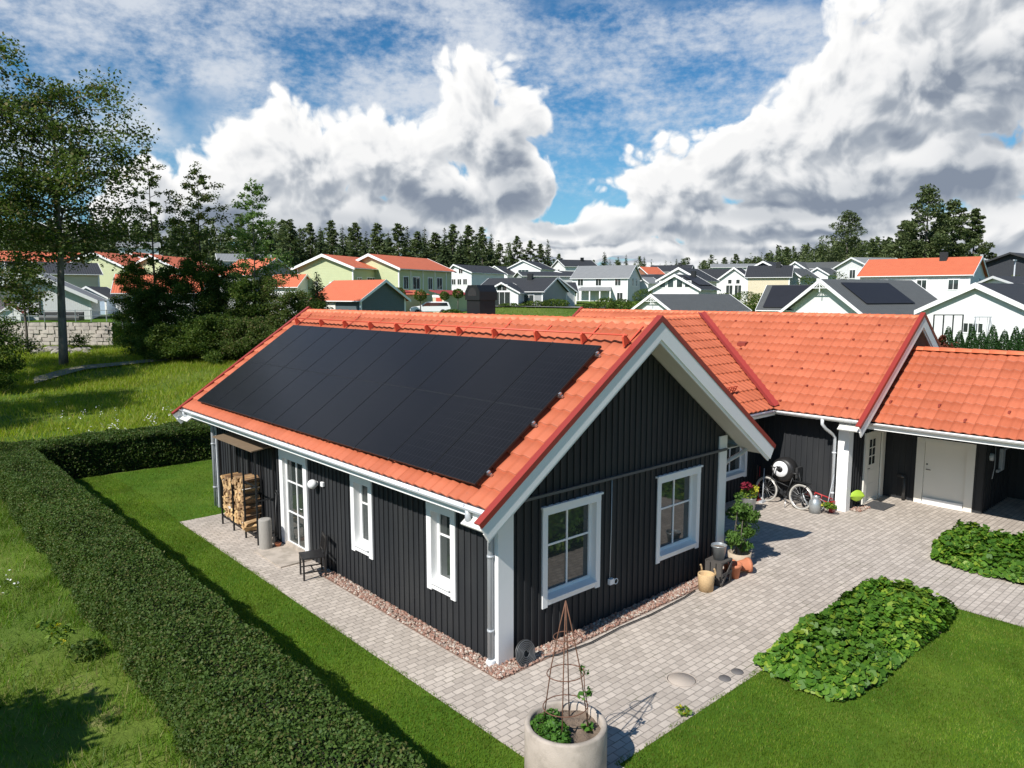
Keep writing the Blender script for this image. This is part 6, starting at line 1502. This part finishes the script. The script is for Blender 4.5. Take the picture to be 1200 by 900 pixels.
mb.box(-.9, -.03, zt-.06, .9, .03, zt); mb.build('frame', M['dark_metal'], gf)
p = at(1147, 46.5); sw_ = thing('swing_frame', 'grey garden swing frame before the white gabled house', 'swing', (p.x, p.y, 1.4), YAW-math.pi/2); zt = zpx(371, 46.5)-1.4
mb = MB(); mb.bar((-.6, 0, zt), (.5, 0, zt), .06)
for x in (-.5, .4):
    for y in (-.6, .6): mb.bar((x, 0, zt), (x-.25 if x < 0 else x+.15, y, 0), .05)
mb.build('frame', M['gutter_grey'], sw_)
mb = MB(); mb.box(-.3, -.15, .5, .25, .15, .54); mb.tube([(-.28, 0, .5), (-.28, 0, zt)], .012, 4); mb.tube([(.23, 0, .5), (.23, 0, zt)], .012, 4); mb.build('seat', M['dark_metal'], sw_)
bgh('house', 'white house with a pale grey roof behind the left end of the long orange roof', 1015, 112, 313, 303, 7, 7, 40, WHITE, R_GRY, zb=4, wins=[('L', 0, 4.2, 1.2, 1.2)])
bgh('house', 'house with a shallow black roof at the far right edge', 1192, 92, 309, 298.5, 6, 9, 70, DARK, R_BLK, zb=4, trim=M['dark_metal'], over=.6)
bgh('house', 'small far cream house with an orange roof beside the dark roof at the right edge', 1161, 125, 313, 306, 4.5, 6, 40, CREAM, R_RED, zb=4)
bgh('garage', 'low black roof with white edges at the far right edge', 1204, 70, 332, 324, 6, 7, 30, WHITE, R_BLK, 'garage', zb=2)
p = at(1178, 78); lp = thing('lamp_post', 'thin grey lamp post at the right edge behind the white gable', 'lamp post', (p.x, p.y, p.z)); hh = zpx(306, 78)-p.z
mb = MB(); mb.tube([(0, 0, 0), (0, 0, hh)], .07, 8); mb.build('pole', M['gutter_grey'], lp); mb = MB(); mb.box(-.5, -.08, hh-.05, .3, .08, hh+.05); mb.build('lamp_head', M['gutter_grey'], lp)
sun = bpy.data.lights.new('sun', 'SUN'); sun_o = bpy.data.objects.new('sun', sun); COL.objects.link(sun_o)
SUNDIR = Vector((-2.49, -.365, 2.36)).normalized()
sun.energy = 5.0; sun.angle = rad(.53); sun.color = (1, .96, .905)
sun_o.rotation_euler = (-SUNDIR).to_track_quat('-Z', 'Y').to_euler(); sun_o.location = (-20, -5, 30)
# ------------------------------------------------------------------ sky: clear-sky model with cumulus and a thin mottled veil
w = bpy.data.worlds.new('World'); sc.world = w; w.use_nodes = True
t = NT(w); bg = t.n['Background']
s = t.n.new('ShaderNodeTexSky'); s.sky_type = 'NISHITA'; s.sun_disc = False; s.sun_elevation = rad(43); s.sun_rotation = math.atan2(-2.49, -.365)
s.ozone_density = 2.0; s.air_density = 1.0; s.dust_density = .4
SKY_STRENGTH = .1; SKY_GAIN = .88
def sky_deg(px, py):
    d = (FW+RT*((px-600)/FPX)-UP*((py-450)/FPX)).normalized()
    return math.degrees(math.atan2(d.dot(RT), d.x*math.cos(YAW)+d.y*math.sin(YAW))), math.degrees(math.asin(d.z))
def ell(px, py, rx, ry):
    a, e = sky_deg(px, py); k = math.degrees(1/FPX)
    return a, e, rx*k*.92, ry*k*.92
vec = t.n.new('ShaderNodeTexCoord').outputs['Generated']
def dot(v, k):
    n = t.n.new('ShaderNodeVectorMath'); n.operation = 'DOT_PRODUCT'; t.l.new(v, n.inputs[0]); n.inputs[1].default_value = k; return n.outputs['Value']
az = t.math('MULTIPLY', t.math('ARCTAN2', dot(vec, tuple(RT)), dot(vec, (math.cos(YAW), math.sin(YAW), 0))), 57.2958)
el = t.math('MULTIPLY', t.math('ARCSINE', dot(vec, (0, 0, 1))), 57.2958)
cmb = t.n.new('ShaderNodeCombineXYZ'); t.l.new(az, cmb.inputs[0]); t.l.new(el, cmb.inputs[1]); P0 = cmb.outputs[0]

CUM = [(560,150,84,104), (352,196,112,90), (455,190,110,78), (255,222,80,64), (168,255,55,70), (598,215,60,66), (400,262,290,44), (515,232,80,52),
       (1150,70,205,120), (1018,112,120,92), (905,185,150,74), (800,228,112,62), (708,262,62,26), (1180,10,190,100), (1010,205,270,62), (880,262,300,30),
       (648,268,80,22), (1110,272,70,38), (1180,268,60,40), (1000,292,330,22), (640,292,300,12), (60,282,190,24)]
CUM = [ell(*e) for e in CUM]
# the rest of the sky, outside the picture
rs_ = random.Random(4)
for k in range(8):
    a_ = 55+k*33; CUM.append((a_ if a_ <= 180 else a_-360, rs_.uniform(8, 16), rs_.uniform(9, 15), rs_.uniform(5, 9)))
def group_density():
    g = bpy.data.node_groups.new('cloud_density', 'ShaderNodeTree')
    g.interface.new_socket('P', in_out='INPUT', socket_type='NodeSocketVector'); g.interface.new_socket('D', in_out='OUTPUT', socket_type='NodeSocketFloat')
    class X: pass
    x = X(); x.node_tree = g; q = NT(x); i = q.n.new('NodeGroupInput'); o = q.n.new('NodeGroupOutput')
    P = i.outputs[0]
    nz = q.n.new('ShaderNodeTexNoise'); nz.noise_dimensions = '2D'; nz.inputs['Scale'].default_value = .16; nz.inputs['Detail'].default_value = 2; q.l.new(P, nz.inputs['Vector'])
    sb = q.n.new('ShaderNodeVectorMath'); sb.operation = 'SUBTRACT'; q.l.new(nz.outputs['Color'], sb.inputs[0]); sb.inputs[1].default_value = (.5, .5, .5)
    wp = q.n.new('ShaderNodeVectorMath'); wp.operation = 'MULTIPLY_ADD'; q.l.new(sb.outputs[0], wp.inputs[0]); wp.inputs[1].default_value = (3.2, 2.6, 0); q.l.new(P, wp.inputs[2])
    m = None
    for a, e, ra, re in CUM:
        d = q.n.new('ShaderNodeVectorMath'); d.operation = 'MULTIPLY_ADD'; q.l.new(wp.outputs[0], d.inputs[0]); d.inputs[1].default_value = (1/ra, 1/re, 0); d.inputs[2].default_value = (-a/ra, -e/re, 0)
        ln = q.n.new('ShaderNodeVectorMath'); ln.operation = 'LENGTH'; q.l.new(d.outputs[0], ln.inputs[0])
        v = q.math('SUBTRACT', 1, ln.outputs['Value'])
        m = v if m is None else q.math('SMOOTH_MAX', m, v, .12)
    m = q.math('MINIMUM', m, .75)
    def vor(sc_, det, r):
        vo = q.n.new('ShaderNodeTexVoronoi'); vo.voronoi_dimensions = '2D'; vo.feature = 'F1'; vo.inputs['Scale'].default_value = sc_; vo.inputs['Detail'].default_value = det; vo.inputs['Roughness'].default_value = r; vo.inputs['Lacunarity'].default_value = 2.1;
        q.l.new(wp.outputs[0], vo.inputs['Vector']); return vo.outputs['Distance']
    b = vor(.30, 2.4, .55)
    n = q.noise(.42, wp.outputs[0], 6, .58, 0, '2D')
    D = q.math('ADD', q.math('MULTIPLY', m, 1.4), q.math('MULTIPLY_ADD', b, -.62, .36)); D = q.math('ADD', D, q.math('MULTIPLY_ADD', n, .62, -.31))
    q.l.new(D, o.inputs[0]); return g
G_ = group_density()
def dens(off):
    n = t.n.new('ShaderNodeGroup'); n.node_tree = G_
    if off == (0, 0): t.l.new(P0, n.inputs[0])
    else:
        a = t.n.new('ShaderNodeVectorMath'); a.operation = 'ADD'; t.l.new(P0, a.inputs[0]); a.inputs[1].default_value = (off[0], off[1], 0); t.l.new(a.outputs[0], n.inputs[0])
    return n.outputs[0]
D0 = dens((0, 0)); D1 = dens((-.7, 1.1))
def soft(lst, noise_amp=.5, nscale=.2):
    m = None
    for e in lst:
        a, e_, ra, re = ell(*e); d = t.n.new('ShaderNodeVectorMath'); d.operation = 'MULTIPLY_ADD'; t.l.new(P0, d.inputs[0]); d.inputs[1].default_value = (1/ra, 1/re, 0); d.inputs[2].default_value = (-a/ra, -e_/re, 0)
        ln = t.n.new('ShaderNodeVectorMath'); ln.operation = 'LENGTH'; t.l.new(d.outputs[0], ln.inputs[0]); v = t.math('SUBTRACT', 1, ln.outputs['Value'])
        m = v if m is None else t.math('SMOOTH_MAX', m, v, .3)
    n = t.noise(nscale, P0, 5, .6, 0, '2D')
    return t.smooth(t.math('ADD', m, t.math('MULTIPLY_ADD', n, noise_amp*2, -noise_amp)), -.1, .75)
under = soft([(520,240,140,36), (380,262,210,26), (250,262,90,20), (600,205,40,60), (1090,222,190,34), (930,248,160,22), (1180,190,90,60), (1140,85,90,34), (900,295,200,8), (1000,268,160,12), (660,270,70,12), (760,262,60,14), (80,285,150,14), (1060,165,30,16)], .16, .16)
edge = t.smooth(D0, -.02, .24)
lit = t.smooth(t.math('SUBTRACT', D0, D1), -.45, .42)
deep = t.smooth(D0, .0, .75)
br = t.math('MULTIPLY_ADD', lit, .62, .17)
br = t.math('ADD', br, t.math('MULTIPLY', t.math('SUBTRACT', 1, deep), .42))
br = t.math('SUBTRACT', br, t.math('MULTIPLY', under, .32), clamp=True)
cr = t.n.new('ShaderNodeValToRGB'); t.l.new(br, cr.inputs[0]); e = cr.color_ramp
stops = [(0, (.22, .26, .33)), (.2, (.33, .37, .43)), (.4, (.51, .54, .58)), (.6, (.70, .715, .735)), (.8, (.86, .86, .86))]
e.elements[0].position = 0; e.elements[0].color = c4(stops[0][1]); e.elements[1].position = 1; e.elements[1].color = c4((.96, .955, .94))
for ps, c in stops[1:]: k = e.elements.new(ps); k.color = c4(c)
# thin mottled veil high up on the left and across the middle
veil_m = soft([(200,30,380,110), (480,60,260,120), (690,110,110,90), (60,150,200,80), (760,170,220,70), (640,215,120,40), (1000,-120,500,60), (-300,0,300,200), (330,150,120,40), (100,-420,700,420), (860,70,190,90), (700,40,120,60)], .35, .12)
mott = t.noise(1.15, t.scale(P0, 1, 1.7, 1), 6, .62, .0, '2D')
big = t.noise(.11, t.scale(P0, 1, 2.2, 1), 5, .55, .15, '2D')
mt_ = t.math('ADD', t.math('MULTIPLY', mott, .42), t.math('MULTIPLY', big, 1.10))
veil = t.math('MULTIPLY', t.smooth(mt_, .48, 1.02), t.smooth(veil_m, .05, .75))
veil = t.math('MULTIPLY', veil, .88)
# blue, deepened
hs = t.n.new('ShaderNodeHueSaturation'); hs.inputs['Saturation'].default_value = 1.15; hs.inputs['Value'].default_value = .82; t.l.new(s.outputs[0], hs.inputs['Color'])
blue = t.mix(1.0, hs.outputs[0], (.46, .95, 1.16), 'MULTIPLY')
def lin(c): return [v/SKY_STRENGTH for v in c]
sc1 = t.n.new('ShaderNodeVectorMath'); sc1.operation = 'SCALE'; sc1.inputs['Scale'].default_value = 1/SKY_STRENGTH; t.l.new(cr.outputs[0], sc1.inputs[0])
c = t.mix(veil, blue, lin((.66, .70, .76)))
st = t.noise(.30, t.scale(P0, .32, 2.3, 1), 6, .60, .3, '2D')
stm = t.math('MULTIPLY', t.smooth(t.math('ADD', st, t.smooth(el, 1.5, 7.5, .22, -.22)), .44, .58), t.math('MULTIPLY', t.smooth(el, 4.5, 8, 1, 0), t.smooth(t.math('ABSOLUTE', az), 50, 75, 1, 0)))
sts = t.noise(.34, t.scale(P0, .35, 2.6, 1), 4, .55, .3, '2D')
stc = t.mix(t.smooth(sts, .40, .60), lin((.40, .44, .51)), lin((.86, .87, .88)))
low = t.smooth(el, -1, 15)
c = t.mix(t.math('MULTIPLY_ADD', low, -.50, .50), c, lin((.36, .60, .78)))
c = t.mix(stm, c, stc)
c = t.mix(edge, c, sc1.outputs[0])
t.l.new(c, bg.inputs[0]); bg.inputs[1].default_value = SKY_STRENGTH*SKY_GAIN
w.cycles.sampling_method = 'MANUAL'; w.cycles.sample_map_resolution = 512
sc.view_settings.view_transform = 'Standard'; sc.view_settings.look = 'None'; sc.view_settings.gamma = 1; sc.view_settings.exposure = .32
